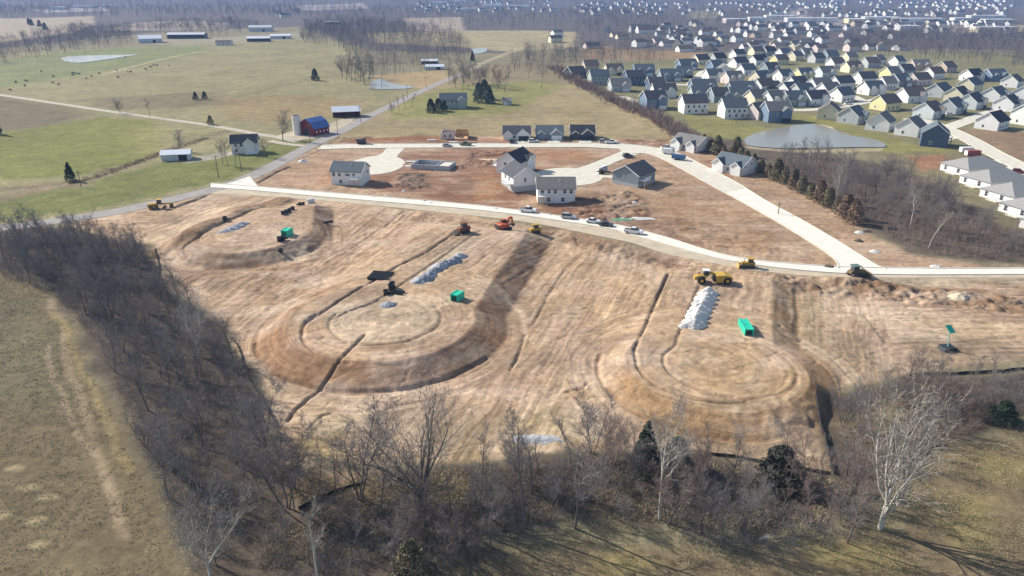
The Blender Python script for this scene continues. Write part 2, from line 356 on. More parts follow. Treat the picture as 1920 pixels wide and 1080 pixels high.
# the lower site
layer([(405, 354), (300, 382), (150, 406), (125, 424), (280, 462), (300, 525), (400, 600), (450, 665), (500, 765), (540, 880), (850, 862), (1200, 842), (1330, 852), (1562, 892), (1530, 742), (1700, 700), (1930, 670), (2600, 690), (2600, 512), (1930, 516), (1600, 520), (1400, 500), (1280, 480), (1100, 440), (900, 405), (600, 375)], (190, 156, 118), 1.5, site=1.0)
for poly, c, o in [([(260, 455), (400, 395), (470, 375), (440, 410), (330, 470)], (214, 184, 142), 0.8),
                ([(290, 470), (360, 440), (470, 385), (530, 378), (420, 425), (350, 480)], (166, 130, 92), 0.7),
                ([(560, 590), (760, 470), (880, 410), (700, 385), (600, 440), (460, 560)], (196, 160, 122), 0.7),
                ([(1000, 460), (1240, 510), (1130, 700), (1120, 780), (980, 760), (960, 600)], (186, 152, 112), 0.6),
                ([(560, 790), (800, 772), (1060, 760), (1160, 832), (850, 864), (600, 885), (550, 860)], (172, 148, 98), 0.85),
                ([(1200, 790), (1400, 770), (1530, 740), (1560, 890), (1330, 850), (1200, 842)], (158, 132, 96), 0.85),
                ([(1480, 525), (1700, 535), (1930, 540), (1930, 596), (1740, 572), (1500, 548)], (140, 106, 74), 0.85),
                ([(1590, 570), (1720, 575), (1760, 610), (1620, 610)], (212, 186, 150), 0.8),
                ([(1720, 590), (1930, 605), (1930, 640), (1740, 628)], (198, 168, 128), 0.7),
                ([(1490, 560), (1545, 550), (1550, 690), (1500, 690)], (172, 150, 112), 0.7),
                ([(1560, 610), (1700, 620), (1930, 640), (1930, 680), (1700, 702), (1540, 730)], (158, 134, 104), 0.85),
                ([(300, 500), (420, 505), (600, 500), (560, 530), (420, 545), (310, 525)], (158, 126, 92), 0.7),
                ([(1650, 516), (1930, 516), (1930, 534), (1650, 534)], (164, 154, 126), 0.7),
                ([(1010, 415), (1110, 440), (1260, 480), (1300, 500), (1240, 510), (1100, 460), (1000, 440)], (138, 104, 76), 0.6)]:
    layer(poly, c, 2.0, o, 1.6)
# earth banks of the three new cul-de-sacs
def lerp_line(px, z): return W(px, z)
A_C, B_C, C_C = (-28.0, 143.5), (39.0, 124.0), (-77.0, 202.5)
def pad(center, rc, rt, h, crest_px, left_w, left_fade, y_top, band):
    cx, cy = center
    i = np.nonzero((abs(X - cx) < 110) & (Y > cy - 60) & (Y < y_top + 30))[0]
    x = X[i]; y = Y[i]
    r = np.hypot(x - cx, y - cy) + (fbm(x / 6, y / 6, 5, 2) - 0.5) * 0.7
    zb = 1 - np.clip((r - rc) / (rt - rc), 0, 1)
    cr = W(crest_px, h); e = cr[1] - cr[0]; L = np.hypot(*e); e = e / L
    s = (x - cr[0, 0]) * e[1] - (y - cr[0, 1]) * e[0] + (fbm(x / 8, y / 8, 6, 2) - 0.5) * 0.6
    t = (x - cr[0, 0]) * e[0] + (y - cr[0, 1]) * e[1]
    zs = np.where(s > 0, 1 - np.clip(s / (rt - rc), 0, 1), 1 - sstep(left_w, left_w + left_fade, -s)) * sstep(-14, -2, t) * (1 - sstep(L - 2, L + 14, t))
    Z[i] += h * np.maximum(zb, zs)
    mb = np.where(r < (rc + rt) / 2, sstep(rc - 1.5, rc + 0.5, r), 1 - sstep(rt - 0.3, rt + 1.5, r))
    ms = np.where(s < 3, sstep(-1, 0.8, s), 1 - sstep(rt - rc - 0.3, rt - rc + 1.2, s)) * sstep(0, 4, t) * (1 - sstep(L - 1, L + 4, t))
    mb = mb * (1 - sstep(0.2, 0.8, zs))
    mm = (np.maximum(mb, ms) * 0.85)[:, None]; C[i] = C[i] * (1 - mm) + lin(band) * mm
pad(A_C, 20.0, 26.8, 2.9, [(884, 585), (985, 438)], 24, 26, 215, (152, 112, 76))
pad(B_C, 17.0, 22.5, 2.0, [(1449, 655), (1449, 530)], 20, 22, 172, (172, 134, 88))
line([(300, 474), (345, 455), (400, 428), (450, 405), (500, 386), (530, 376)], 7.5, (150, 116, 82), 0.8, 1.6, 0.8, 0.3)
pad(C_C, 17.8, 23.4, 2.7, [(585, 425), (590, 385)], 22, 20, 232, (142, 110, 82))
i = np.nonzero(np.hypot(X - A_C[0], Y - A_C[1]) < 12)[0]; C[i] = C[i] * 0.25 + lin((216, 190, 152)) * 0.75
i = np.nonzero(np.hypot(X - B_C[0] - 3.5, Y - B_C[1]) < 11.5)[0]; C[i] = C[i] * 0.3 + lin((184, 150, 104)) * 0.7
layer([(700, 600), (870, 460), (950, 430), (985, 440), (880, 580), (800, 600)], (194, 160, 120), 2, 0.6)
layer([(780, 540), (830, 490), (880, 465), (890, 480), (830, 535), (790, 560)], (200, 186, 158), 2, 0.6)
def arc(c, r, a0, a1, n=24): return [(c[0] + r * math.cos(math.radians(a0 + (a1 - a0) * k / n)), c[1] + r * math.sin(math.radians(a0 + (a1 - a0) * k / n))) for k in range(n + 1)]
DARK = (96, 74, 56)
def trench(px, w=0.9, d=-0.55, z=0.0, world=False, op=0.35): line(px, w * 0.62, DARK, op, 0.28, d * 0.8, 0.12, world, z)
l1 = [tuple(q) for q in W([(870, 428), (800, 475), (720, 515), (690, 535), (640, 565), (600, 592), (580, 606)], 2.4)]
trench(l1 + arc((-26.9, 139.8), 17.0, 160, 255), 1.1, -0.7, world=True)
l2 = [tuple(q) for q in W([(905, 432), (850, 470), (800, 505), (740, 545), (700, 572), (650, 588), (625, 602)], 2.4)]
trench(l2 + arc((-27.3, 142.6), 11.8, 165, 250), 0.9, -0.5, world=True)
trench(arc((-27.3, 142.6), 12.0, 262, 395), 0.8, -0.35, world=True, op=0.25)
lb = [tuple(q) for q in W([(1252, 515), (1232, 560), (1215, 600), (1200, 635), (1190, 660)], 1.6)]
trench(lb + arc((37.6, 123.8), 13.6, 175, 285), 1.0, -0.6, world=True)
lb2 = [tuple(q) for q in W([(1312, 540), (1290, 590), (1272, 635), (1268, 650), (1245, 668)], 1.6)]
trench(lb2 + arc((41.5, 124.0), 12.2, 165, 260), 0.9, -0.45, world=True)
line(arc((41.5, 124.0), 12.6, 240, 345), 0.7, (150, 112, 76), 0.5, 0.3, -0.15, 0.1, True)
line(arc((39, 124.0), 22.3, 160, 262), 0.8, (150, 112, 76), 0.5, 0.3, -0.35, 0.15, True)
line(arc((-28, 143.5), 26.4, 195, 330), 0.8, DARK, 0.45, 0.3, -0.3, 0.15, True)
trench([(535, 378), (470, 402), (420, 425), (375, 448), (345, 470), (352, 482)], 1.3, -0.7, 1.5)
trench([(500, 388), (450, 413), (400, 432), (376, 446), (372, 458)], 0.9, -0.5, 1.5)
trench([(686, 648), (650, 685), (622, 712), (580, 742), (552, 765), (538, 786)], 1.0, -0.6, 0.3)
trench([(735, 764), (700, 762), (690, 772), (625, 773), (600, 780), (575, 806)], 0.7, -0.4)
trench([(1100, 718), (1092, 728), (1062, 734)], 0.7, -0.4)
trench([(1255, 512), (1230, 560)], 0.8, -0.4, 1.6); trench([(985, 628), (970, 670), (955, 695)], 0.8, -0.5)
trench([(1060, 505), (1030, 550), (1000, 610)], 0.8, -0.35); trench([(760, 395), (735, 415), (700, 440), (640, 480)], 1.0, -0.4)
trench([(1500, 690), (1430, 660), (1380, 655)], 0.8, -0.35, 0.5)
trench([(405, 362), (300, 385), (250, 395)], 1.6, -0.8, op=0.5); trench([(385, 368), (330, 388)], 3.0, -0.9, op=0.4)
trench([(480, 345), (520, 322), (545, 312)], 2.2, -0.8, op=0.5); trench([(640, 256), (600, 282), (560, 300)], 1.0, -0.5)
trench([(650, 308), (700, 296), (728, 283)], 0.7, -0.35); trench([(1015, 330), (1060, 319), (1105, 307), (1150, 287)], 0.7, -0.35)
trench([(1560, 585), (1620, 590), (1660, 640)], 0.8, -0.3); trench([(1190, 292), (1120, 322)], 0.6, -0.3)
# heaps and churned edges
def churn(px, amp, op=0.5, rgb=(128, 98, 72), fr=2.2, soft=2.0):
    pts = W(px); i, m = area_mask(pts, soft, 1.2); n = fbm(X[i] / fr, Y[i] / fr, 41, 3)
    Z[i] += m * amp * 0.6 * sstep(0.35, 0.75, n); mm = (m * op * sstep(0.3, 0.7, n))[:, None]; C[i] = C[i] * (1 - mm) + lin(rgb) * mm
churn([(1440, 515), (1600, 524), (1720, 538), (1930, 560), (1930, 592), (1740, 572), (1480, 548)], 1.5, 0.7)
churn([(1000, 425), (1100, 450), (1260, 488), (1290, 512), (1200, 500), (1060, 460)], 0.8)
churn([(700, 385), (880, 412), (930, 420), (860, 425), (700, 402)], 0.5)
churn([(1060, 375), (1180, 360), (1230, 400), (1140, 420), (1060, 405)], 1.2, 0.5, (118, 82, 58))
churn([(880, 282), (1000, 285), (960, 305), (860, 318)], 1.4, 0.5, (126, 82, 54))
churn([(1150, 262), (1250, 262), (1230, 278), (1140, 272)], 1.0, 0.5, (128, 86, 58))
churn([(740, 328), (790, 325), (800, 352), (745, 355)], 1.2, 0.5, (70, 60, 54))
churn([(1410, 775), (1500, 760), (1540, 800), (1540, 860), (1450, 830)], 0.5, 0.4, (200, 168, 130))
churn([(620, 258), (700, 256), (690, 268), (620, 272)], 1.0, 0.5, (120, 90, 66))
churn([(1200, 395), (1320, 420), (1480, 470), (1400, 480), (1240, 440)], 0.5, 0.4, (146, 110, 76), 3)
churn([(460, 515), (700, 400), (820, 400), (640, 510), (500, 590)], 0.45, 0.35, (150, 116, 84), 1.8)
# bottom left meadow, woods floor, bottom right grass
layer([(-900, 520), (-100, 500), (20, 508), (90, 545), (140, 620), (200, 720), (260, 850), (330, 1000), (360, 1200), (-900, 1400)], (128, 112, 80), 2)
layer([(-200, 560), (60, 560), (120, 640), (160, 740), (100, 760), (-200, 760)], (120, 112, 82), 5, 0.7, 2)
layer([(-900, 440), (0, 425), (130, 424), (280, 462), (300, 525), (400, 600), (452, 668), (502, 768), (540, 880), (600, 890), (850, 864), (1200, 845), (1330, 855), (1560, 895), (1540, 760), (1700, 705), (2600, 690), (2600, 800), (1920, 790), (1800, 830), (1700, 900), (1560, 990), (1300, 985), (1100, 960), (900, 990), (700, 1200), (380, 1200), (330, 1000), (262, 850), (202, 720), (142, 620), (92, 545), (20, 512), (-900, 520)], (102, 89, 74), 2, site=0.0)
layer([(1700, 900), (1800, 832), (1930, 795), (2600, 800), (2600, 1400), (700, 1400), (760, 1100), (900, 1035), (1100, 1005), (1400, 1045), (1590, 1010)], (142, 122, 88), 3, warp=2)
layer([(1570, 800), (1680, 760), (1720, 800), (1640, 860)], (150, 132, 92), 3, 0.7)
layer([(540, 900), (690, 880), (680, 940), (560, 960)], (150, 124, 92), 3, 0.6, 2)
for poly in ([(1740, 960), (1860, 930), (1900, 980), (1780, 1010)], [(1500, 1050), (1640, 1010), (1700, 1060), (1560, 1090)], [(1090, 1040), (1180, 1020), (1220, 1060), (1120, 1090)], [(1800, 870), (1930, 840), (1930, 880), (1830, 900)]):
    layer(poly, (164, 146, 84), 2, 0.7, 2)
layer([(700, 1010), (900, 980), (1000, 1000), (900, 1060), (720, 1080)], (104, 92, 74), 3, 0.7, 2)
for q in ((30, 878), (52, 914), (90, 932), (68, 980), (74, 1025), (4, 966), (-20, 920)):
    blob(q, 2.3, 1.5, (92, 86, 62), 0.8, 0.4); blob(q, 1.6, 1.0, (172, 152, 108), 0.85, 0.6, 0.08)
line([(96, 560), (120, 640), (150, 740), (190, 860), (225, 960), (240, 1010)], 1.6, (160, 138, 104), 0.8, 0.6, 0, 0.5)
line([(100, 590), (140, 650), (180, 740), (205, 800), (245, 880)], 1.3, (156, 136, 88), 0.8, 0.5, 0, 0.5)
line([(84, 650), (110, 720), (140, 800), (190, 860), (228, 985)], 1.0, (166, 144, 110), 0.7, 0.4, 0, 0.5)
# pond beds, farm yards and lanes painted into the sheet
def bed(px, dz, soft=4): 
    pts = W(px); i, m = area_mask(pts, soft, 0.3); Z[i] += dz * m
POND_R = [(1395, 262), (1420, 250), (1490, 236), (1530, 234), (1570, 246), (1600, 256), (1640, 262), (1660, 276), (1600, 277), (1480, 279), (1420, 276), (1400, 272)]
POND_L = [(114, 110), (130, 106), (190, 104), (258, 103), (240, 106), (200, 112), (150, 118), (124, 116)]
POND_M = [(692, 166), (696, 155), (708, 149), (720, 150), (735, 157), (775, 163), (760, 167), (710, 168)]
POND_F = [(884, 92), (910, 91), (912, 97), (890, 101)]
CREEKS = [[(590, 965), (620, 985), (660, 1000), (690, 985), (720, 960), (745, 950), (735, 965), (700, 1000), (660, 1020), (600, 995)], [(1405, 1000), (1440, 985), (1480, 965), (1490, 975), (1450, 1005), (1420, 1015)], [(335, 735), (350, 730), (365, 745), (350, 760)]]
for pnd in (POND_R, POND_L, POND_M, POND_F): 
    layer(pnd, (176, 160, 130), 2, 0.8, 0.3)
layer([(1540, 234), (1560, 238), (1570, 252), (1550, 246), (1525, 236)], (226, 208, 170), 0.8, 0.9, 0.3); layer([(1612, 262), (1625, 261), (1662, 275), (1650, 279), (1640, 275)], (226, 208, 170), 0.8, 0.9, 0.3)
layer([(1395, 274), (1500, 281), (1660, 278), (1650, 284), (1480, 286), (1400, 278)], (196, 178, 140), 1, 0.7, 0.3)
for pnd in CREEKS: bed(pnd, -1.2, 2.5); layer(pnd, (84, 76, 62), 2, 0.8, 0.5)
layer([(520, 254), (560, 242), (600, 240), (640, 222), (668, 220), (662, 232), (620, 258), (600, 268), (560, 268), (530, 262)], (206, 190, 158), 1.2)
layer([(570, 262), (600, 258), (590, 268), (560, 272), (530, 272), (540, 266)], (140, 138, 78), 1)
layer([(345, 300), (420, 284), (450, 282), (450, 290), (380, 302), (345, 306)], (176, 168, 146), 1.2)
line([(640, 226), (680, 218), (700, 212)], 5, (206, 190, 158), 0.8, 1)
line([(190, 140), (240, 127), (300, 112), (345, 102), (388, 95)], 4, (198, 184, 132), 0.9, 1, 0, 0.3)
layer([(255, 76), (420, 70), (560, 60), (560, 72), (430, 82), (300, 84)], (178, 168, 140), 4, 0.6)
line([(870, 138), (900, 120), (940, 104), (990, 86), (1030, 78)], 7, (196, 178, 140), 0.85, 2, 0, 0.2)

# --- streets: everything under them is levelled
STREETS = []
MAIN = [(395, 344, 352, 363), (480, 350, 358, 367), (600, 360, 369, 376), (720, 370, 379, 387), (840, 380, 389, 400), (920, 388, 397, 408), (1020, 401, 410, 422), (1140, 419, 429, 446), (1187, 429, 441, 456), (1254, 447, 460, 477), (1330, 471, 481, 492), (1400, 486, 495, 505), (1500, 496, 507, 516), (1590, 501, 513.5, 520), (1700, 503, 515.5, 521), (1800, 504, 515.5, 521), (1960, 503, 515, 521)]
def ribbon(a_px, b_px, n):
    A = W(a_px); B = W(b_px)
    def rs(p):
        d = np.r_[0, np.cumsum(np.hypot(*np.diff(p, axis=0).T))]; t = np.linspace(0, d[-1], n)
        return np.stack([np.interp(t, d, p[:, 0]), np.interp(t, d, p[:, 1])], 1)
    return rs(A), rs(B)
def smooth_line(p, n=40):
    p = np.asarray(p, float); k = np.arange(len(p)); t = np.linspace(0, len(p) - 1, n)
    i = np.clip(np.floor(t).astype(int), 0, len(p) - 2); f = (t - i)[:, None]
    g = lambda j: p[np.clip(j, 0, len(p) - 1)]
    p0, p1, p2, p3 = g(i - 1), g(i), g(i + 1), g(i + 2)
    return 0.5 * (2 * p1 + (p2 - p0) * f + (2 * p0 - 5 * p1 + 4 * p2 - p3) * f ** 2 + (3 * p1 - p0 - 3 * p2 + p3) * f ** 3)
def center_ribbon(px, width, n=50, world=False):
    c = smooth_line(np.asarray(px, float) if world else W(px), n); t = np.gradient(c, axis=0); t /= np.hypot(*t.T)[:, None] + 1e-9
    nn = np.stack([-t[:, 1], t[:, 0]], 1); w = np.asarray(width, float); w = w if w.ndim == 0 else np.interp(np.linspace(0, 1, n), np.linspace(0, 1, len(w)), w)[:, None]
    return c + nn * w / 2, c - nn * w / 2
def flatten(A, B, z=0.0, margin=1.6, paint=None):
    pts = np.r_[A, B[::-1]]; i = bbox_idx(pts, margin + 2)
    d, _, _ = seg_dist(X[i], Y[i], pts, True); d = np.where(inside(X[i], Y[i], pts), 0, d); m = 1 - sstep(0.4, margin, d)
    Z[i] = Z[i] * (1 - m) + z * m; FLAT[i] = np.maximum(FLAT[i], m)
def add_street(name, A, B, material, z=0.10, kerb=None, cells=4):
    flatten(A, B); STREETS.append((name, A, B, material, z, kerb, cells))
sm = smooth_line(MAIN, 120)
add_street('new_street', *ribbon(sm[:, [0, 1]], sm[:, [0, 2]], 120), concrete_new, 0.12, 'both')
add_street('road_base_strip', *ribbon(sm[:, [0, 2]] + [0, 0.1], sm[:, [0, 3]], 120), subbase, 0.06)
dl = smooth_line([(1572, 503), (1566, 488), (1540, 468), (1480, 430), (1400, 384), (1330, 346), (1270, 313), (1232, 294), (1205, 288), (1186, 289), (1172, 286), (1160, 279)], 80)
dr = smooth_line([(1662, 505), (1642, 497), (1618, 482), (1560, 446), (1500, 411), (1440, 379), (1380, 342), (1320, 311), (1280, 291), (1245, 280), (1200, 273), (1160, 269)], 80)
rA, rB = ribbon(dr, dl, 80)
add_street('curving_street', rA[:38], rB[:38], concrete_new, 0.105, 'both'); add_street('curving_street', rA[37:], rB[37:], concrete, 0.104, 'both')
add_street('upper_street', *ribbon([(604, 272), (650, 270), (800, 269.5), (950, 269), (1100, 268.5), (1165, 269)], [(596, 281), (650, 279), (800, 277.5), (950, 277), (1100, 276.5), (1165, 280)], 60), concrete, 0.10, 'both')
add_street('street_apron', *ribbon([(402, 351), (436, 342), (468, 331)], [(424, 352.5), (456, 352), (484, 350)], 10), concrete_new, 0.112)
def court(name, c_px, rx, ry, stem_a, stem_b, z):
    A, B = ribbon(stem_a, stem_b, 24); add_street(name + '_neck', A, B, concrete, z)
    cx, cy = P(*c_px); pts = np.array([(cx + rx * math.cos(t), cy + ry * math.sin(t)) for t in np.linspace(0, 2 * math.pi, 41)[:-1]])
    flatten(pts[:20], pts[20:][::-1]); STREETS.append((name, pts, None, concrete, z + 0.008, None, 1))
court('west_court', (706, 309), 11.5, 17, [(728, 275), (716, 288), (692, 299), (680, 304)], [(762, 275), (746, 291), (742, 298), (735, 312)], 0.092)
court('east_court', (1064, 331), 13.5, 14, [(1172, 281), (1136, 296), (1098, 311), (1060, 322)], [(1200, 288), (1156, 303), (1118, 322), (1095, 344)], 0.088)
RURAL = [(-140, 448), (0, 428), (60, 420.5), (200, 400), (300, 379), (400, 355.5), (440, 343), (480, 327), (520, 307), (560, 285), (600, 265), (640, 246), (700, 214), (740, 195), (790, 171), (842, 148), (868, 138)]
add_street('rural_road', *center_ribbon(RURAL, [7.0, 7.4, 7.4, 6.8, 6.6, 6.6], 90), asphalt, 0.07)
add_street('farm_lane', *center_ribbon([(-60, 170), (0, 178), (100, 193), (200, 208), (300, 222), (400, 236), (480, 251), (520, 257), (560, 266)], 4.6, 60), gravel_lane, 0.06)
add_street('barn_drive', *center_ribbon([(505, 264), (545, 271), (590, 274)], 4.0, 14), gravel_lane, 0.05)
add_street('subdivision_street', *center_ribbon([(1990, 352), (1920, 316), (1862, 287), (1820, 263), (1780, 244), (1740, 229), (1700, 222)], 9.0, 50), concrete, 0.10, 'both')
add_street('side_street', *center_ribbon([(1776, 240), (1815, 226), (1850, 213), (1890, 204), (1960, 196)], 8.0, 30), concrete, 0.094)
add_street('subdivision_street', *center_ribbon([(1470, 206), (1520, 206), (1580, 199), (1640, 188), (1680, 178), (1740, 168), (1790, 164)], 7.5, 40), concrete, 0.09)
add_street('subdivision_street', *center_ribbon([(1300, 160), (1316, 146), (1322, 134), (1345, 126), (1370, 120)], [12, 14, 9, 8, 7], 30), concrete, 0.09)
add_street('subdivision_street', *center_ribbon([(1160, 181), (1180, 187), (1210, 196)], 9.0, 14), concrete, 0.09)
add_street('subdivision_street', *center_ribbon([(1215, 154), (1260, 158), (1300, 160)], 7.0, 14), concrete, 0.086)
for a, b, w in [((1262, 299), (1248, 277), 0), ((1313, 322), (1335, 316), 5), ((1010, 275), (1012, 262), 0), ((980, 270), (980, 262), 6), ((1036, 270), (1041, 262), 6), ((1096, 270), (1098, 262), 6), ((757, 311), (775, 308), 4), ((1118, 330), (1165, 332), 4), ((1310, 316), (1330, 312), 0),
                ((1810, 252), (1770, 262), 5), ((1755, 236), (1735, 243), 5), ((1620, 190), (1600, 180), 6), ((1860, 203), (1930, 198), 6), ((1850, 240), (1855, 236), 0), ((1318, 137), (1342, 139), 5), ((1560, 205), (1545, 196), 5), ((1860, 300), (1870, 320), 6), ((1890, 312), (1908, 335), 6), ((1258, 284), (1272, 274), 5)]:
    if w:
        add_street('driveway', *center_ribbon([a, ((a[0] + b[0]) / 2, (a[1] + b[1]) / 2), b], w, 6), concrete, 0.08)

# broad relief and soil texture
wet = sstep(0.35, 0.65, fbm(X / 30, Y / 30, 21, 3))
rough = fbm(X / 1.6, Y / 1.6, 31, 3) - 0.5
near = 1 - sstep(300, 500, Y)
Z += rough * (0.12 + 0.16 * SITE) * (1 - FLAT) * near
gul = np.abs(fbm(X / 14, Y / 7, 61, 3) - 0.5)
Z -= (1 - sstep(0.0, 0.018, gul)) * 0.16 * SITE * (1 - FLAT)
Z += (sstep(2600, 5200, Y) * (25 + 35 * fbm(X / 900, Y / 900, 51, 3)))
# tyre-track flow coordinates: along / across the nearest cul-de-sac or haul line
tu = X * 1.0; tv = Y * 1.0
FL = [W([(905, 455), (760, 545)], 2.4), W([(1370, 540), (1345, 640)], 1.6), W([(560, 390), (430, 450)], 1.5), W([(1160, 500), (1040, 700)], 0), W([(620, 430), (470, 540)], 0)]
best = np.full(NV, 60.0)
for k, p in enumerate(FL):
    e = p[0] - p[1]; e = e / np.hypot(*e)
    d, _, _ = seg_dist(X, Y, p, False); s = (X - p[0, 0]) * e[1] - (Y - p[0, 1]) * e[0]; t = (X - p[0, 0]) * e[0] + (Y - p[0, 1]) * e[1]
    m = d < np.minimum(best, 34); best = np.where(m, d, best); tv = np.where(m, s + 100 * k, tv); tu = np.where(m, t, tu)
for k, (c, rr) in enumerate(((A_C, 33), (B_C, 29), (C_C, 28))):
    r = np.hypot(X - c[0], Y - c[1]); m = r < rr + 2.5 * (fbm(X / 12, Y / 12, 71 + k, 2) - 0.5) * 3; a = np.arctan2(Y - c[1], X - c[0])
    tv = np.where(m, r + 900 + 60 * k, tv); tu = np.where(m, a * 18, tu)
tv = tv + (fbm(X / 10, Y / 10, 81, 2) - 0.5) * 2.0
CALM = np.ones(NV)
for c_, rr_ in ((A_C, 24), (B_C, 21), (C_C, 22)): CALM *= 0.42 + 0.58 * sstep(rr_, rr_ + 6, np.hypot(X - c_[0], Y - c_[1]))
ruts = fbm(tu / 26, tv / 0.9, 91, 2)
Z += (ruts - 0.5) * 0.22 * SITE * CALM * (1 - FLAT)
# slow colour drift of soil and grass
g = fbm(X / 22, Y / 22, 101, 4)[:, None]; g2 = fbm(X / 3.0, Y / 3.0, 111, 3)[:, None]
C *= (0.80 + 0.40 * g) * (0.84 + 0.32 * g2)
st = (fbm(tu / 30, tv / 1.4, 95, 3)[:, None] - 0.5) * (SITE * CALM)[:, None]
C *= 1 + 0.6 * st
gp = sstep(0.5, 0.68, fbm(X / 17, Y / 13, 221, 4))[:, None] * SITE[:, None] * 0.5; C[:] = C * (1 - gp) + lin((158, 134, 110)) * gp
rp = sstep(0.55, 0.7, fbm(X / 11, Y / 11, 231, 3))[:, None] * SITE[:, None] * 0.35; C[:] = C * (1 - rp) + lin((206, 172, 146)) * rp
for sc_, sd_, k_ in ((1.3, 201, 0.30), (2.4, 203, 0.22), (0.8, 207, 0.2)):
    iso = np.abs(fbm(tu / 38, tv / sc_, sd_, 2) - 0.5); tk = (1 - sstep(0.0, 0.05, iso)) * SITE * CALM * (1 - FLAT) * sstep(0.4, 0.6, fbm(X / 16, Y / 16, sd_ + 5, 2))
    C *= (1 - k_ * tk)[:, None]; Z -= 0.05 * tk
pale = sstep(0.55, 0.75, fbm(X / 13, Y / 9, 211, 4))[:, None] * SITE[:, None] * 0.45; C[:] = C * (1 - pale) + lin((216, 190, 162)) * pale
dust = sstep(0.52, 0.72, fbm(tu / 12, tv / 3.5, 97, 3))[:, None] * SITE[:, None] * 0.4
C[:] = C * (1 - dust) + lin((214, 186, 152)) * dust
lum = (C @ np.array([0.3, 0.59, 0.11]))[:, None]; C = C * 0.84 + lum * np.array([[1.03, 1.0, 0.95]]) * 0.16
C *= (0.74 + 0.10 * SITE)[:, None]

def zat(x, y):
    x = np.asarray(x, float); y = np.asarray(y, float); r = np.clip(np.searchsorted(YS, y) - 1, 0, NRW - 2)
    fy = np.clip((y - YS[r]) / (YS[r + 1] - YS[r]), 0, 1); c = np.clip((x / half_w(y) + 1) / 2 * (NC - 1), 0, NC - 1.001)
    ci = np.floor(c).astype(int); fx = c - ci; ZZ = Z.reshape(NRW, NC)
    return (ZZ[r, ci] * (1 - fx) + ZZ[r, ci + 1] * fx) * (1 - fy) + (ZZ[r + 1, ci] * (1 - fx) + ZZ[r + 1, ci + 1] * fx) * fy
def at(px, py):
    z = 0.0
    for _ in range(4):
        x, y = P(px, py, z); z = float(zat(x, y))
    return float(x), float(y), z
idx = np.arange(NRW * NC).reshape(NRW, NC)
quads = np.stack([idx[:-1, :-1].ravel(), idx[:-1, 1:].ravel(), idx[1:, 1:].ravel(), idx[1:, :-1].ravel()], 1)
gme = np_mesh('ground', np.stack([X, Y, Z], 1), quads, True)
ca = gme.color_attributes.new('Col', 'FLOAT_COLOR', 'POINT'); ca.data.foreach_set('color', np.c_[np.clip(C, 0, 1), SITE].astype(np.float32).ravel())
fa = gme.attributes.new('flow', 'FLOAT_VECTOR', 'POINT'); fa.data.foreach_set('vector', np.c_[tu * 0.05, tv * 0.9, SITE].astype(np.float32).ravel())
gm = bpy.data.materials.new('ground_soil_and_grass'); gm.use_nodes = True
n = gm.node_tree.nodes; l = gm.node_tree.links; b = n['Principled BSDF']; b.inputs['Roughness'].default_value = 0.97; b.inputs['Specular IOR Level'].default_value = 0.1
tc = n.new('ShaderNodeTexCoord'); att = n.new('ShaderNodeAttribute'); att.attribute_name = 'Col'
fl = n.new('ShaderNodeAttribute'); fl.attribute_name = 'flow'
def noise(scale, det, vec):
    q = n.new('ShaderNodeTexNoise'); q.inputs['Scale'].default_value = scale; q.inputs['Detail'].default_value = det; l.new(vec, q.inputs['Vector']); return q.outputs[0]
n1 = noise(0.7, 6, tc.outputs['Object']); n2 = noise(3.0, 4, tc.outputs['Object']); n3 = noise(1.0, 5, fl.outputs['Vector']); n4 = noise(3.2, 3, fl.outputs['Vector'])
def rng(inp, a, bb):
    q = n.new('ShaderNodeMapRange'); q.inputs[1].default_value = 0.25; q.inputs[2].default_value = 0.75; q.inputs[3].default_value = a; q.inputs[4].default_value = bb; l.new(inp, q.inputs[0]); return q.outputs[0]
def mul(a, bb):
    q = n.new('ShaderNodeMath'); q.operation = 'MULTIPLY'; l.new(a, q.inputs[0]); l.new(bb, q.inputs[1]); return q.outputs[0]
stk = mul(rng(n3, 0.80, 1.20), rng(n4, 0.86, 1.14)); mxs = n.new('ShaderNodeMix'); mxs.inputs[2].default_value = 1.0
l.new(att.outputs['Alpha'], mxs.inputs[0]); l.new(stk, mxs.inputs[3])
n5 = noise(0.16, 5, tc.outputs['Object'])
fac = mul(mul(mul(rng(n1, 0.72, 1.28), rng(n2, 0.8, 1.2)), rng(n5, 0.82, 1.18)), mxs.outputs[0])
vm = n.new('ShaderNodeVectorMath'); vm.operation = 'SCALE'; l.new(att.outputs['Color'], vm.inputs[0]); l.new(fac, vm.inputs['Scale']); l.new(vm.outputs[0], b.inputs['Base Color'])
bp = n.new('ShaderNodeBump'); bp.inputs['Strength'].default_value = 0.7; bp.inputs['Distance'].default_value = 0.12
ad = n.new('ShaderNodeMath'); ad.operation = 'ADD'; l.new(n1, ad.inputs[0]); l.new(n2, ad.inputs[1]); l.new(ad.outputs[0], bp.inputs['Height']); l.new(bp.outputs[0], b.inputs['Normal'])
link('ground', gme, gm, kind='structure')

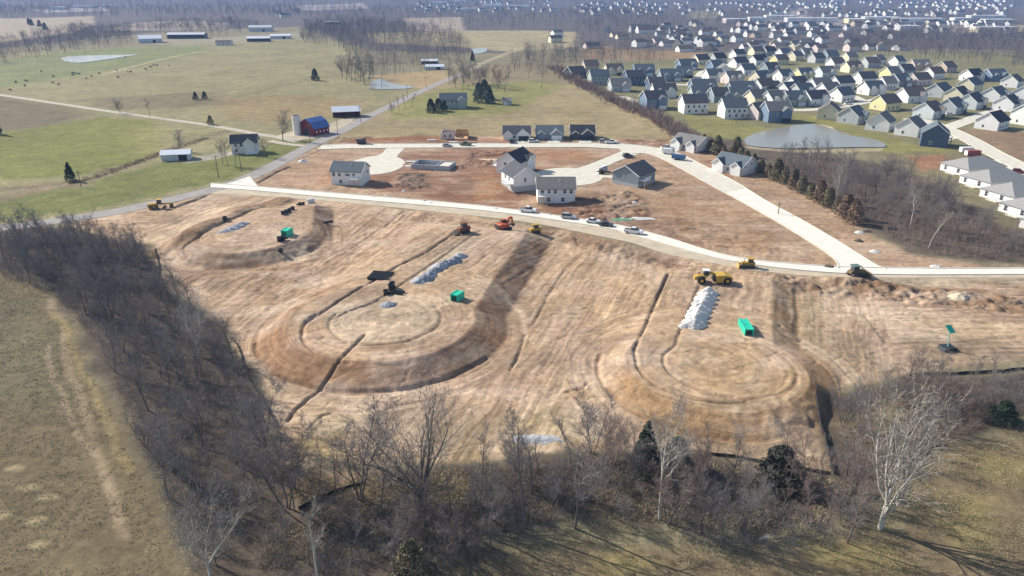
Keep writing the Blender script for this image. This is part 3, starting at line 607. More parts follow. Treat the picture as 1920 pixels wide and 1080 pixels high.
# --- street meshes
for name, A, B, m_, z, kerb, cells in STREETS:
    mb = MB()
    if B is None:
        k = len(A); mb.add([(x, y, z) for x, y in A] + [(x, y, z - 0.25) for x, y in A], [tuple(range(k))] + [(i, i + k, (i + 1) % k + k, (i + 1) % k) for i in range(k)])
    else:
        k = len(A); vs_ = []
        for i in range(k):
            for p, zz in ((A[i], z - 0.25), (A[i], z), (B[i], z), (B[i], z - 0.25)): vs_.append((p[0], p[1], zz))
        mb.add(vs_, [(4 * i + j, 4 * i + 4 + j, 4 * i + 5 + j, 4 * i + 1 + j) for i in range(k - 1) for j in range(3)])
    o = build(name, mb, m_, kind='structure')
    bmx = bmesh.new(); bmx.from_mesh(o.data); bmesh.ops.recalc_face_normals(bmx, faces=bmx.faces); bmx.to_mesh(o.data); bmx.free()
    if kerb:
        for E_, O_ in ((A, B), (B, A)):
            kb = MB(); dirn = O_ - E_; dirn = dirn / (np.hypot(*dirn.T)[:, None] + 1e-9); k = len(E_); vs_ = []
            for i in range(k):
                a_ = E_[i] - dirn[i] * 0.12; b_ = E_[i] + dirn[i] * 0.22
                for p, zz in ((a_, z - 0.2), (a_, z + 0.14), (b_, z + 0.13), (b_, z + 0.004)): vs_.append((p[0], p[1], zz))
            kb.add(vs_, [(4 * i + j, 4 * i + 4 + j, 4 * i + 5 + j, 4 * i + 1 + j) for i in range(k - 1) for j in range(3)])
            build('kerb', kb, concrete_new if 'new' in name else concrete, o)
# --- water
def pond(px, z, name='pond'):
    p = W(px); d = smooth_line(np.r_[p, p[:1]], 60)[:-1]; mb = MB(); mb.add([(x, y, z) for x, y in d], [tuple(range(len(d)))])
    me = mb.mesh(name); o = link(name, me, water, kind='structure')
    if me.polygons[0].normal.z < 0: me.flip_normals()
    return o
for q in (POND_R, POND_M): pond(q, 0.30)
for q in (POND_L, POND_F): pond(q, 0.35)
for q in CREEKS: pond(q, -0.85, 'creek')

# ------------------------------------------------------------------ haze
hz = MB().box(-5600, 5600, -250, 7700, -6, 95); ho = build('haze', hz, None, kind='stuff')
hm = bpy.data.materials.new('haze_air'); hm.use_nodes = True; hn = hm.node_tree.nodes; hn.clear()
pv = hn.new('ShaderNodeVolumePrincipled'); pv.inputs['Color'].default_value = (0.34, 0.53, 1.0, 1); pv.inputs['Density'].default_value = 0.00013
pv.inputs['Anisotropy'].default_value = 0.0
mo = hn.new('ShaderNodeOutputMaterial'); hm.node_tree.links.new(pv.outputs[0], mo.inputs['Volume']); ho.data.materials.append(hm)

# ------------------------------------------------------------------ houses
def house_meshes(L, D, H, rise, ov=0.45):
    k = {}
    k['wall'] = MB().prism_x([(-D / 2, -0.8), (D / 2, -0.8), (D / 2, H), (0, H + rise), (-D / 2, H)], -L / 2, L / 2).mesh('wall')
    rb = MB(); t = 0.22; e = rise / (D / 2); y = D / 2 + ov; zl = H - ov * e
    rb.prism_x([(-y, zl + 0.02), (0, H + rise + 0.02), (y, zl + 0.02), (y, zl + t), (0, H + rise + t), (-y, zl + t)], -L / 2 - ov, L / 2 + ov)
    k['roof'] = rb.mesh('roof')
    tb = MB()
    for sy in (-1, 1): tb.bar((0, sy * (y + 0.02), zl + 0.06), (0, 0, H + rise + 0.08), 0.10, 0.34)
    k['bargeboard'] = tb.mesh('bargeboard')
    return k
HM = {}
def hmesh(L, D, H, rise):
    q = (round(L, 1), round(D, 1), round(H, 1), round(rise, 1))
    if q not in HM: HM[q] = house_meshes(*q)
    return HM[q]
def shared(key, fn):
    if key not in HM: HM[key] = fn()
    return HM[key]
def win_mesh(w, h):
    def f():
        m = MB(); m.box(-w / 2 - 0.12, w / 2 + 0.12, -0.07, 0.05, -h / 2 - 0.12, h / 2 + 0.12, 0); return m.mesh('window')
    return shared(('win', w, h), f)
def pane_mesh(w, h):
    def f():
        m = MB(); m.box(-w / 2, w / 2, -0.09, 0.02, -h / 2, -0.04); m.box(-w / 2, w / 2, -0.09, 0.02, 0.04, h / 2); return m.mesh('pane')
    return shared(('pane', w, h), f)
def put_window(par, side, a, z, w, h, L, D, sub=True):
    if side in 'fb':
        s = -1 if side == 'f' else 1; loc = (a, s * (D / 2 + 0.0), z); rz = 0 if side == 'f' else math.pi
    else:
        s = -1 if side == 'l' else 1; loc = (s * L / 2, a, z); rz = -math.pi / 2 if side == 'l' else math.pi / 2
    o = link('window', win_mesh(w, h), white_trim, par, loc, rz)
    p = link('pane', pane_mesh(w, h), glass, o)
    return o
def cross_gable(par, x, w, side, H, D, rise, proj, wm, rm):
    s = -1 if side == 'f' else 1; gr = w / 2 * 0.75
    def fw():
        m = MB(); m.prism([(-w / 2, -0.8), (w / 2, -0.8), (w / 2, H), (0, H + gr), (-w / 2, H)], -proj, 0.1); return m.mesh('gable_wall')
    def fr():
        m = MB(); y1 = -proj - 0.35; y2 = D / 2 * gr / rise * 0.98; ov = 0.35; e = 0.75; zl = H - ov * e; q = w / 2 + ov
        m.prism([(-q, zl + 0.02), (0, H + gr + 0.02), (q, zl + 0.02), (q, zl + 0.2), (0, H + gr + 0.2), (-q, zl + 0.2)], y1, y2); return m.mesh('gable_roof')
    def ft():
        m = MB(); ov = 0.35; zl = H - ov * 0.75; q = w / 2 + ov; y1 = -proj - 0.38
        for sx in (-1, 1): m.bar((sx * q, y1, zl + 0.06), (0, y1, H + gr + 0.08), 0.08, 0.3)
        return m.mesh('gable_trim')
    key = (round(w, 1), round(H, 1), round(D, 1), round(rise, 1), round(proj, 1))
    rz = 0 if side == 'f' else math.pi
    g = link('gable_wall', shared(('gw',) + key, fw), wm, par, (x, s * D / 2, 0), rz)
    link('gable_roof', shared(('gr',) + key, fr), rm, g); link('gable_trim', shared(('gt',) + key, ft), white_trim, g)
    return g
def garage(par, x, y, side, dark=False, w=4.8):
    def f():
        m = MB(); m.box(-w / 2, w / 2, -0.07, 0.05, -0.02, 2.15); return m.mesh('garage_door_or_dark_opening')
    rz = 0 if side == 'f' else math.pi
    return link('garage_door_or_dark_opening', shared(('gar', w), f), garage_dark if dark else garage_white, par, (x, y, 0.0), rz)  # dark version: flat near-black panel painted as the shade inside an open garage
def deck(par, x, side, D, z, w=4.0, d=3.0):
    s = -1 if side == 'f' else 1; y0 = s * D / 2; y1 = s * (D / 2 + d)
    m = MB(); m.box(x - w / 2, x + w / 2, min(y0, y1), max(y0, y1), z - 0.2, z); dk = build('deck', m, white_trim, par)
    for px_ in (x - w / 2 + 0.15, x, x + w / 2 - 0.15):
        m = MB(); yy = s * (D / 2 + d - 0.15); m.box(px_ - 0.1, px_ + 0.1, yy - 0.1, yy + 0.1, -0.8, z - 0.2); build('deck_post', m, lumber if z < 3.2 else white_trim, dk)
    m = MB()
    for i in range(int(w / 0.5) + 1):
        xx = x - w / 2 + 0.05 + i * (w - 0.1) / int(w / 0.5); yy = s * (D / 2 + d - 0.08); m.box(xx - 0.03, xx + 0.03, yy - 0.03, yy + 0.03, z, z + 0.95)
    yy = s * (D / 2 + d - 0.08); m.box(x - w / 2, x + w / 2, yy - 0.04, yy + 0.04, z + 0.95, z + 1.05); build('railing', m, white_trim, dk)
def house(name, px, phi, L, D, H, rise, wall, roof, label, cat='house', group=None, fg=(), gar=(), wins=(), dk=None, base=None, off=0.0, vents=0, chim=False):
    x, y, z = at(*px)
    if off: dd = math.hypot(x, y); x += x / dd * off; y += y / dd * off
    z = float(zat(x, y))
    wm = WALL[wall]; rm = ROOF[roof] if isinstance(roof, str) else roof
    o = empty(name, (x, y, z), math.radians(phi), label, cat, group)
    k = hmesh(L, D, H, rise)
    link('wall', k['wall'], wm, o); rf = link('roof', k['roof'], rm, o); 
    for sx in (-1, 1): link('bargeboard', k['bargeboard'], white_trim, o, (sx * (L / 2 + 0.48), 0, 0))
    if base:
        m = MB(); m.box(-L / 2 - 0.06, L / 2 + 0.06, -D / 2 - 0.06, D / 2 + 0.06, -0.8, base); build('foundation', m, found, o)
    for (gx, gw, gs, proj) in fg:
        cross_gable(o, gx, gw, gs, H, D, rise, proj, wm, rm)
    for (gx, gs, pr, dark) in gar: garage(o, gx, (-1 if gs == 'f' else 1) * (D / 2 + pr), gs, dark)
    for wv in wins: put_window(o, *wv, L, D)
    if dk: deck(o, *dk)
    for q in range(vents):
        m = MB(); m.tube((0, 0, -0.2), (0, 0, 0.6), 0.14, n=6); yy = (-1) ** q * D * 0.2
        link('roof_vent', m.mesh('roof_vent'), white_trim, rf, (-L * 0.25 + q * L * 0.35, yy, H + rise * (1 - abs(yy) / (D / 2)) + 0.15))
    return o
W2 = [('f', a, z, 1.0, 1.3) for a in (-4.6, -1.6, 1.4, 4.4) for z in (4.0,)]
# houses going up on the red soil
house('house', (659, 347), -9, 12, 9, 5.2, 2.6, 'white', 'slate', 'white two-level house with slate-blue roof above the long pale street, beside the west court', group='houses going up on the building site', off=4.5,
      wins=[('f', -4.8, 3.9, 1, 1.4), ('f', -2.6, 3.9, 1, 1.2), ('f', 0.6, 3.9, 1.8, 0.9), ('f', 3.0, 3.9, 0.9, 1.1), ('f', -2.3, 1.3, 1, 1.2), ('r', 1.5, 4.0, 0.9, 1.2)], dk=(3.6, 'f', 9, 2.9, 3.4, 2.2), vents=2)
house('house', (975, 358), 111, 12.4, 10, 5.4, 3.2, 'white', 'charcoal', 'white house with charcoal roof, wide gable over a grey block base', group='houses going up on the building site', off=5.5, base=2.0,
      wins=[('l', 0.5, 4.2, 0.8, 1.4), ('b', 2, 4.0, 1.2, 1.3), ('b', -2, 4.0, 1.2, 1.3)], dk=(-3.8, 'b', 10, 3.0, 4.0, 2.6), vents=2)
house('house', (966, 326), 63, 13, 10, 5.0, 3.4, 'white', 'dark', 'white house with dark green-black roof standing directly behind the charcoal-roofed one', group='houses going up on the building site', off=5, fg=[(1.5, 4, 'f', 1.0), (5, 3.6, 'f', 0.6)], wins=[('l', 1, 4, 1, 1.2), ('f', -3, 3.6, 1.2, 1.3)], dk=(-3.5, 'b', 10, 2.7, 4.4, 2.4))
house('house', (1041, 381), 1, 12.8, 9.2, 5.2, 2.7, 'white', 'grey', 'white two-level house with brown-grey roof and row of small back windows', group='houses going up on the building site', off=4.6,
      wins=[('f', -4.8, 3.9, 1.3, 1.4), ('f', -2.6, 4.1, 0.9, 1.2), ('f', -0.4, 4.1, 0.9, 1.2), ('f', 2.8, 4.1, 0.9, 1.2), ('f', 5.0, 4.1, 0.9, 1.2), ('f', -2.7, 1.3, 1.1, 1.3), ('f', 2.2, 1.3, 1.1, 1.3)], dk=(-4.6, 'f', 9.2, 2.8, 3.6, 1.8), vents=2)
house('house', (1187, 350), 50, 12, 11.2, 4.6, 3.0, 'slate', 'charcoal', 'slate-grey house with charcoal roof and high white deck, alone east of the court', group='houses going up on the building site', off=6, base=1.3,
      wins=[('f', -2, 3.6, 1.2, 1.2), ('f', 2.5, 3.6, 1.0, 1.2), ('l', 0.5, 3.8, 0.4, 0.9)], dk=(-3.6, 'f', 11.2, 3.0, 4.2, 2.6), vents=1)
house('house', (969, 263), 0, 13, 9.5, 2.9, 3.0, 'white', 'charcoal', 'white cottage with charcoal roof and open dark garage, first of the finished row', group='finished row on the upper street', off=5, fg=[(-4.0, 3.6, 'f', 0.5), (3.2, 5.8, 'f', 1.4)], gar=[(3.2, 'f', 1.4, True)], wins=[('f', -4.0, 1.6, 0.9, 1.3), ('f', -1.2, 1.5, 1.0, 1.3)])
house('house', (1030, 262), 0, 13, 9.5, 2.9, 3.0, 'slate', 'slate', 'grey-blue cottage with closed white garage door in the middle of the finished row', group='finished row on the upper street', off=5, fg=[(-4.2, 3.4, 'f', 0.5), (3.2, 5.8, 'f', 1.4)], gar=[(3.2, 'f', 1.4, False)], wins=[('f', -4.2, 1.6, 0.9, 1.4), ('f', -1.4, 1.5, 1.0, 1.4)])
house('house', (1091, 262), 0, 11.4, 9.5, 2.9, 3.2, 'dark', 'dark', 'nearly black cottage with black roof at the end of the finished row', group='finished row on the upper street', off=5, fg=[(-3.6, 3.2, 'f', 0.4), (2.2, 5.6, 'f', 1.2)], gar=[(2.2, 'f', 1.2, True)], wins=[('f', -3.6, 1.6, 0.8, 0.9)])
house('house', (1296, 281), 130, 14, 11, 3.2, 3.2, 'white', 'grey', 'white house with brown-grey roof and two lit gables at the bend of the curving street', group='houses going up on the building site', off=2, base=0.9, fg=[(3.8, 5.2, 'b', 1.6), (-4.0, 4.4, 'b', 1.0)], gar=[(3.8, 'b', 1.6, False)], wins=[('b', 0, 1.7, 1.2, 1.4), ('b', -6.2, 1.7, 1, 1.4)], dk=(-5, 'f', 11, 1.4, 4, 3))
house('house', (1378, 323), 130, 13, 10.5, 3.6, 3.2, 'white', 'slate', 'white house with slate roof and covered back porch beside the cedar row', group='houses going up on the building site', off=2, fg=[(4.0, 5.0, 'b', 1.4), (-4.2, 4.2, 'b', 1.2)], wins=[('l', -0.8, 4.2, 0.8, 0.8), ('b', 0, 1.7, 1.2, 1.4), ('b', -6, 1.8, 1, 1.3)], dk=(-4.5, 'f', 10.5, 2.0, 4, 2.6))
# farmstead
house('farmhouse', (462, 288), 12, 11, 7, 5.0, 2.8, 'white', 'dark', 'white two-storey farmhouse with dark roof and front gable beside the rural road', off=3, fg=[(2.2, 4.2, 'f', 1.6)], wins=[('f', -3.5, 1.6, 1, 1.4), ('f', -3.5, 4.0, 1, 1.4), ('f', -1.2, 4.0, 1, 1.4), ('l', 0, 4.0, 1, 1.3), ('l', 0, 1.6, 1, 1.3)], dk=(3.2, 'f', 9, 0.6, 4.6, 2.4), chim=True)
house('house', (850, 203), 8, 16, 9, 5.2, 3.2, 'sage', 'slate', 'pale green two-storey house behind dark evergreens beside the rural road', off=3, fg=[(4.8, 4.6, 'f', 1.2)], wins=[('f', -4.6, 1.7, 1, 1.5), ('f', -4.6, 4.1, 1, 1.4), ('f', -1.0, 4.1, 1, 1.4), ('f', 1.4, 4.1, 1, 1.4), ('l', 0, 4.0, 1, 1.4)])
o = house('garden_shed', (951, 197), -6, 5.2, 5.0, 2.6, 1.5, 'grey', 'grey', 'small pale grey garden shed on the lawn right of the spruces', cat='shed', off=2, wins=[('f', 1.4, 1.4, 0.8, 0.8)])
m = MB(); m.box(-1.6, 0, -0.06, 0.05, 0, 2.1); build('shed_door', m, white_trim, o, loc=(0, -2.5, 0))

# barn with silo, open shed, sheds
def barn():
    x, y, z = at(590, 250); o = empty('barn', (x, y, z), math.radians(58), 'dark red gambrel barn with blue metal roof beside the white silo', 'barn')
    L, D = 10, 10.5; pr = [(-D / 2, -0.6), (D / 2, -0.6), (D / 2, 3.6), (D * 0.32, 6.0), (0, 7.6), (-D * 0.32, 6.0), (-D / 2, 3.6)]
    build('wall', MB().prism_x(pr, -L / 2, L / 2), WALL['red'], o)
    up = [(-D / 2 - 0.4, 3.2), (-D * 0.32, 6.1), (0, 7.75), (D * 0.32, 6.1), (D / 2 + 0.4, 3.2)]
    build('roof', MB().prism_x(up + [(q, w - 0.18 + 0.36) for q, w in up[::-1]], -L / 2 - 0.4, L / 2 + 0.4), metal_blue, o)
    build('barn_door', MB().box(-L / 2 - 0.08, -L / 2 + 0.05, -1.5, 1.5, -0.1, 3.0), garage_dark, o)
    for k in range(4): build('window', MB().box(-3.9 + 2.4 * k, -3.1 + 2.4 * k, -D / 2 - 0.06, -D / 2 + 0.05, 1.3, 2.1), white_trim, o)
barn()
x, y, z = at(558, 252); o = empty('silo', (x, y, z), 0, 'white concrete silo tower standing at the corner of the red barn', 'silo')
build('silo_wall', MB().tube((0, 0, -0.3), (0, 0, 9.2), 1.9, n=20), mat('silo_white', (0.74, 0.72, 0.68), 0.8, 0.08, 0.4), o)
for k in range(6): build('hoop', MB().tube((0, 0, 0.9 + 1.5 * k), (0, 0, 0.98 + 1.5 * k), 1.94, n=20), metal_grey, o)
build('silo_top', MB().tube((0, 0, 9.2), (0, 0, 9.35), 1.7, 1.6, n=20), garage_dark, o)
def shed(name, px, phi, L, D, H, rise, wm, rm, label, open_front=False, off=0, posts=5):
    x, y, z = at(*px); dd = math.hypot(x, y); x += x / dd * off; y += y / dd * off
    o = empty(name, (x, y, float(zat(x, y))), math.radians(phi), label, 'shed'); e = rise / (D / 2)
    if open_front:
        m = MB(); m.box(-L / 2, L / 2, D / 2 - 0.2, D / 2, -0.5, H); m.prism_x([(-D / 2, -0.5), (D / 2, -0.5), (D / 2, H), (0, H + rise), (-D / 2, H)], L / 2 - 0.2, L / 2); m.prism_x([(-D / 2 + 2, -0.5), (D / 2 - 0.21, -0.5), (D / 2 - 0.21, H), (0, H + rise), (-D / 2 + 2, H)], -L / 2, -L / 2 + 0.2)
        build('wall', m, wm, o)
        for k in range(posts): build('post', MB().box(-L / 2 + 0.3 + k * (L - 0.6) / (posts - 1) - 0.12, -L / 2 + 0.3 + k * (L - 0.6) / (posts - 1) + 0.12, -D / 2, -D / 2 + 0.24, -0.5, H), pole_wood, o)
    else:
        build('wall', MB().prism_x([(-D / 2, -0.5), (D / 2, -0.5), (D / 2, H), (0, H + rise), (-D / 2, H)], -L / 2, L / 2), wm, o)
        build('door', MB().box(L * 0.1, L * 0.1 + 3.4, -D / 2 - 0.07, -D / 2 + 0.05, -0.05, min(3.2, H - 0.3)), garage_dark, o)
    yy = D / 2 + 0.4; zl = H - 0.4 * e
    build('roof', MB().prism_x([(-yy, zl + 0.03), (0, H + rise + 0.03), (yy, zl + 0.03), (yy, zl + 0.2), (0, H + rise + 0.2), (-yy, zl + 0.2)], -L / 2 - 0.4, L / 2 + 0.4), rm, o)
    return o
shed('hay_shed', (650, 220), 14, 15, 8.5, 3.4, 2.2, WALL['red'], metal_white, 'dark red open-sided hay shed with bright white metal roof', True, 3)
shed('machine_shed', (333, 300), 12, 11.5, 6, 2.6, 1.3, metal_grey, metal_white, 'low grey metal shed with white roof alone on the lawn', False, 2)
HILL = [((283, 80), 22, 26, 16, 5, 3.5, 'metal_roof_white', False, 'pale metal barn with lean-to beside the hilltop pond'), ((352, 72), 5, 48, 16, 5, 2.2, 'metal_sheet_grey', True, 'long grey open-fronted cattle barn on the hilltop'),
        ((490, 59), 4, 34, 14, 6, 2.6, 'metal_sheet_grey', False, 'tall blue-grey machinery shed behind the long white sheds'), ((486, 78), 10, 28, 10, 4, 1.8, 'metal_roof_white', True, 'white roofed shed with dark open bays on the hilltop'), ((527, 73), 10, 26, 10, 4, 1.6, 'metal_roof_white', False, 'long low white shed nearest the hilltop oak'),
        ((624, 46), 0, 24, 12, 4, 2, 'metal_sheet_grey', True, 'far grey shed in front of the wooded ridge'), ((806, 121), 0, 15, 8, 3, 1.5, 'metal_roof_white', True, 'white roofed carport at the edge of the dark wood'), ((815, 131), 4, 16, 7, 2.6, 1.6, 'metal_roof_white', False, 'low white roofed outbuilding below the carport')]
for px_, ph, L_, D_, H_, r_, rm_, op_, lb_ in HILL: shed('farm_shed', px_, ph, L_, D_, H_, r_, metal_grey if not op_ else mat('old_boards', (0.16, 0.15, 0.15), 0.9, 0.2), MATS[rm_], lb_, op_, 4)
house('farmhouse', (421, 85), 6, 18, 9, 3.2, 2.4, 'white', 'brown', 'small white farmhouse between the hilltop sheds', off=3, wins=[('f', -5, 1.6, 1.4, 1.4), ('f', 0, 1.6, 1.4, 1.4), ('f', 5, 1.6, 1.4, 1.4)])

# house being framed and open foundation
x, y, z = at(852, 262); o = empty('framed_house', (x, y + 5, z), 0, 'roofless house frame, half wrapped in white, half bare orange boards', 'house')
build('floor_deck', MB().box(-6.6, 6.6, -4.5, 4.5, -0.3, 0.35), lumber, o)
build('wrapped_wall', MB().box(-6.5, 0.2, -4.5, -4.3, 0.35, 3.1).box(-6.5, -6.3, -4.29, 4.3, 0.35, 3.1).box(-6.5, 0.2, 4.31, 4.5, 0.35, 3.1), WALL['pink'], o)
build('board_wall', MB().box(0.21, 6.5, 4.3, 4.5, 0.35, 3.3).box(6.3, 6.5, -4.5, 4.29, 0.35, 3.3).box(0.21, 0.4, -1, 4.29, 0.35, 3.3), osb, o)
for k in range(11): build('stud', MB().box(0.5 + k * 0.56, 0.6 + k * 0.56, -4.5, -4.38, 0.35, 3.2), lumber, o)
build('top_plate', MB().box(0.25, 6.29, -4.52, -4.36, 3.2, 3.35), lumber, o)
for a in (-4.6, -2.0): put_window(o, 'f', a, 1.8, 1.0, 1.3, 13, 9)
x, y, z = at(812, 317); o = empty('basement_foundation', (x, y + 3, z), math.radians(-14), 'grey poured concrete basement walls open to the sky', 'foundation')
for a in ((-8, 8, -4.5, -4.2), (-8, 8, 4.2, 4.5), (-8, -7.7, -4.19, 4.19), (7.7, 8, -4.19, 4.19), (2.4, 2.7, -4.19, 4.19)): build('wall', MB().box(*a, -0.4, 1.9), found, o)
build('slab', MB().box(2.71, 7.69, -4.18, 4.18, -0.3, 1.5), concrete, o)
build('floor', MB().box(-7.69, 2.39, -4.18, 4.18, -0.3, 0.1), found, o)

# ------------------------------------------------------------------ the finished subdivision
CN = dict(white='white', cream='cream', grey='grey', slate='slate-grey', blue='blue-grey', navy='navy blue', sage='grey-green', tan='tan', yellow='pale yellow', pink='pinkish white', dark='dark grey', pale='pale green')
# (x, y of the near foot), ridge angle, length, storeys, wall, roof, front style
SUB = [((1078, 147), 28, 15, 1, 'dark', 'brown', 0), ((1106, 133), 10, 13, 1, 'tan', 'brown', 0), ((1122, 159), 6, 15, 2, 'sage', 'slate', 0), ((1150, 141), 8, 15, 1, 'cream', 'brown', 2), ((1188, 160), 8, 15, 2, 'navy', 'charcoal', 0),
       ((1206, 142), 0, 17, 1, 'blue', 'slate', 2), ((1160, 172), 4, 14, 1, 'grey', 'grey', 1), ((1255, 152), 4, 18, 1, 'slate', 'slate', 2), ((1243, 183), 2, 16, 1, 'white', 'charcoal', 2), ((1224, 205), 10, 14, 2, 'blue', 'charcoal', 1),
       ((1286, 131), 12, 17, 1, 'blue', 'slate', 1), ((1313, 121), 20, 14, 1, 'cream', 'charcoal', 0), ((1345, 118), 18, 13, 1, 'grey', 'dark', 0), ((1382, 110), 20, 13, 1, 'white', 'charcoal', 0), ((1384, 127), 22, 15, 1, 'white', 'charcoal', 0),
       ((1356, 142), 80, 12, 1, 'white', 'grey', 0), ((1418, 104), 14, 14, 1, 'cream', 'brown', 0), ((1420, 122), 26, 17, 1, 'white', 'dark', 1), ((1460, 121), 18, 14, 1, 'yellow', 'brown', 0), ((1316, 174), 2, 18, 1, 'blue', 'slate', 1),
       ((1372, 157), 16, 14, 1, 'pink', 'grey', 2), ((1387, 179), 4, 18, 1, 'slate', 'slate', 1), ((1424, 156), 24, 13, 1, 'cream', 'slate', 1), ((1467, 153), 20, 12, 1, 'white', 'slate', 1), ((1428, 178), 22, 13, 2, 'white', 'brown', 0),
       ((1442, 178), 4, 11, 1, 'grey', 'charcoal', 0), ((1478, 180), 24, 14, 1, 'white', 'slate', 1), ((1298, 213), 3, 15, 2, 'white', 'charcoal', 0), ((1313, 188), 2, 15, 1, 'sage', 'slate', 2), ((1372, 222), 3, 14, 2, 'white', 'slate', 0), ((1384, 192), 2, 15, 1, 'sage', 'slate', 2),
       ((1416, 197), 20, 12, 1, 'cream', 'grey', 1), ((1452, 199), 18, 14, 1, 'white', 'grey', 2), ((1452, 229), 4, 14, 2, 'blue', 'grey', 1), ((1420, 224), 26, 12, 1, 'pink', 'brown', 0), ((1505, 150), 14, 13, 1, 'yellow', 'slate', 2), ((1545, 146), 14, 14, 1, 'pale', 'grey', 1),
       ((1596, 136), 14, 15, 1, 'cream', 'brown', 2), ((1535, 171), 12, 15, 1, 'white', 'grey', 0), ((1576, 167), 18, 15, 1, 'white', 'charcoal', 0), ((1620, 158), 12, 15, 1, 'white', 'charcoal', 0), ((1632, 178), 16, 15, 1, 'white', 'slate', 2), ((1668, 147), 18, 12, 1, 'yellow', 'grey', 0),
       ((1525, 198), 16, 15, 1, 'white', 'charcoal', 1), ((1576, 191), 22, 12, 1, 'white', 'slate', 0), ((1660, 168), 8, 10, 1, 'white', 'grey', 0), ((1658, 207), 22, 14, 1, 'yellow', 'brown', 0), ((1706, 192), 14, 16, 1, 'white', 'brown', 1), ((1484, 199), 8, 12, 1, 'sage', 'slate', 1),
       ((1630, 127), 12, 14, 1, 'grey', 'brown', 0), ((1645, 122), 20, 9, 1, 'white', 'grey', 0), ((1680, 124), 20, 10, 1, 'white', 'slate', 0), ((1555, 112), 14, 14, 1, 'slate', 'slate', 0), ((1490, 114), 26, 12, 1, 'cream', 'grey', 0), ((1510, 108), 14, 12, 1, 'grey', 'grey', 1),
       ((1722, 132), 2, 16, 1, 'tan', 'grey', 2), ((1772, 136), 20, 13, 1, 'tan', 'brown', 0), ((1720, 160), 20, 16, 1, 'pink', 'brown', 0), ((1758, 182), 18, 17, 1, 'grey', 'slate', 0), ((1815, 176), 20, 17, 2, 'cream', 'slate', 0), ((1820, 152), 22, 15, 1, 'white', 'dark', 1), ((1862, 152), 10, 16, 1, 'blue', 'slate', 2),
       ((1895, 164), 20, 13, 1, 'white', 'brown', 0), ((1862, 190), 20, 17, 1, 'white', 'slate', 1), ((1818, 204), 22, 15, 1, 'pale', 'charcoal', 1), ((1780, 214), 22, 15, 1, 'grey', 'slate', 1), ((1738, 222), 22, 15, 1, 'pale', 'brown', 1), ((1918, 188), 18, 14, 1, 'white', 'slate', 0), ((1945, 176), 18, 14, 1, 'grey', 'slate', 1),
       ((1552, 224), 60, 13, 1, 'cream', 'brown', 0), ((1595, 232), 40, 12, 1, 'grey', 'slate', 1), ((1648, 245), 48, 14, 1, 'white', 'grey', 0), ((1704, 255), 42, 13, 1, 'white', 'grey', 0), ((1748, 275), 60, 12, 2, 'navy', 'slate', 0), ((1857, 243), 34, 15, 1, 'white', 'dark', 0), ((1925, 234), 24, 16, 2, 'white', 'slate', 0),
       ((1348, 192), 6, 13, 1, 'slate', 'charcoal', 1), ((1398, 141), 18, 13, 1, 'white', 'slate', 0), ((1442, 138), 16, 13, 1, 'slate', 'charcoal', 1), ((1492, 168), 20, 13, 1, 'white', 'charcoal', 0), ((1502, 183), 18, 13, 1, 'grey', 'slate', 1), ((1551, 181), 18, 13, 1, 'white', 'grey', 1),
       ((1684, 162), 18, 13, 1, 'slate', 'slate', 1), ((1694, 142), 16, 13, 1, 'slate', 'charcoal', 0), ((1748, 148), 18, 13, 1, 'white', 'brown', 0), ((1792, 190), 20, 14, 1, 'cream', 'charcoal', 1), ((1885, 208), 22, 14, 1, 'white', 'charcoal', 1), ((1340, 133), 16, 12, 1, 'blue', 'slate', 0), ((1565, 128), 16, 13, 1, 'white', 'brown', 0),
       ((1592, 116), 14, 12, 1, 'cream', 'grey', 0), ((1440, 104), 16, 13, 1, 'slate', 'dark', 0), ((1468, 108), 16, 12, 1, 'white', 'slate', 0), ((1530, 118), 14, 12, 1, 'grey', 'charcoal', 0), ((1336, 152), 8, 13, 1, 'white', 'slate', 1), ((1280, 146), 4, 13, 1, 'slate', 'slate', 1), ((1228, 170), 4, 12, 1, 'navy', 'charcoal', 0)]
NEARSET = set(range(len(SUB)))
for i_, (px_, ph, L_, st_, wl, rf_, style) in enumerate(SUB):
    H_ = 4.5 if st_ == 1 else 6.2; D_ = 11.0; L_ = L_ * 0.94; ph = 40 if (px_[0] > 1725 and 155 < px_[1] < 230 and ph > 12) else ph + 4
    far_ = px_[1] < 150
    rr = R.random()
    fg = []; gar = []
    if style >= 1: fg.append((L_ * 0.24, 5.0, 'f', 1.2)); gar.append((L_ * 0.24, 'f', 1.2, rr < 0.5))
    if style >= 2: fg.append((-L_ * 0.26, 3.8, 'f', 0.6))
    wins = [('f', -L_ * 0.28, 1.6, 1.1, 1.4)]
    if style == 0: wins += [('f', 0.0, 1.6, 1.1, 1.4), ('f', L_ * 0.28, 1.6, 1.1, 1.4)]
    if st_ == 2: wins += [('f', a * L_, 4.1, 1.1, 1.4) for a in (-0.33, -0.1, 0.12, 0.34)]
    if not far_: wins += [('l', 1.5, 1.8, 0.9, 1.2)]
    lab = '%s %s house with %s roof%s, in the finished subdivision' % (CN[wl], 'two-storey' if st_ == 2 else 'single-storey', {'slate': 'blue-grey', 'dark': 'black'}.get(rf_, rf_), ('', ' and front gable', ' and twin front gables')[style])
    dk_ = None
    if st_ == 2 and wl in ('white', 'navy') and px_[1] > 200: dk_ = (L_ * 0.36, 'f', D_, 2.8, 3.0, 2.0)
    house('house', px_, ph, L_, D_, H_, 4.1, wl, rf_, lab, group='houses of the finished subdivision', fg=fg, gar=gar, wins=wins, off=D_ * 0.45, dk=dk_)
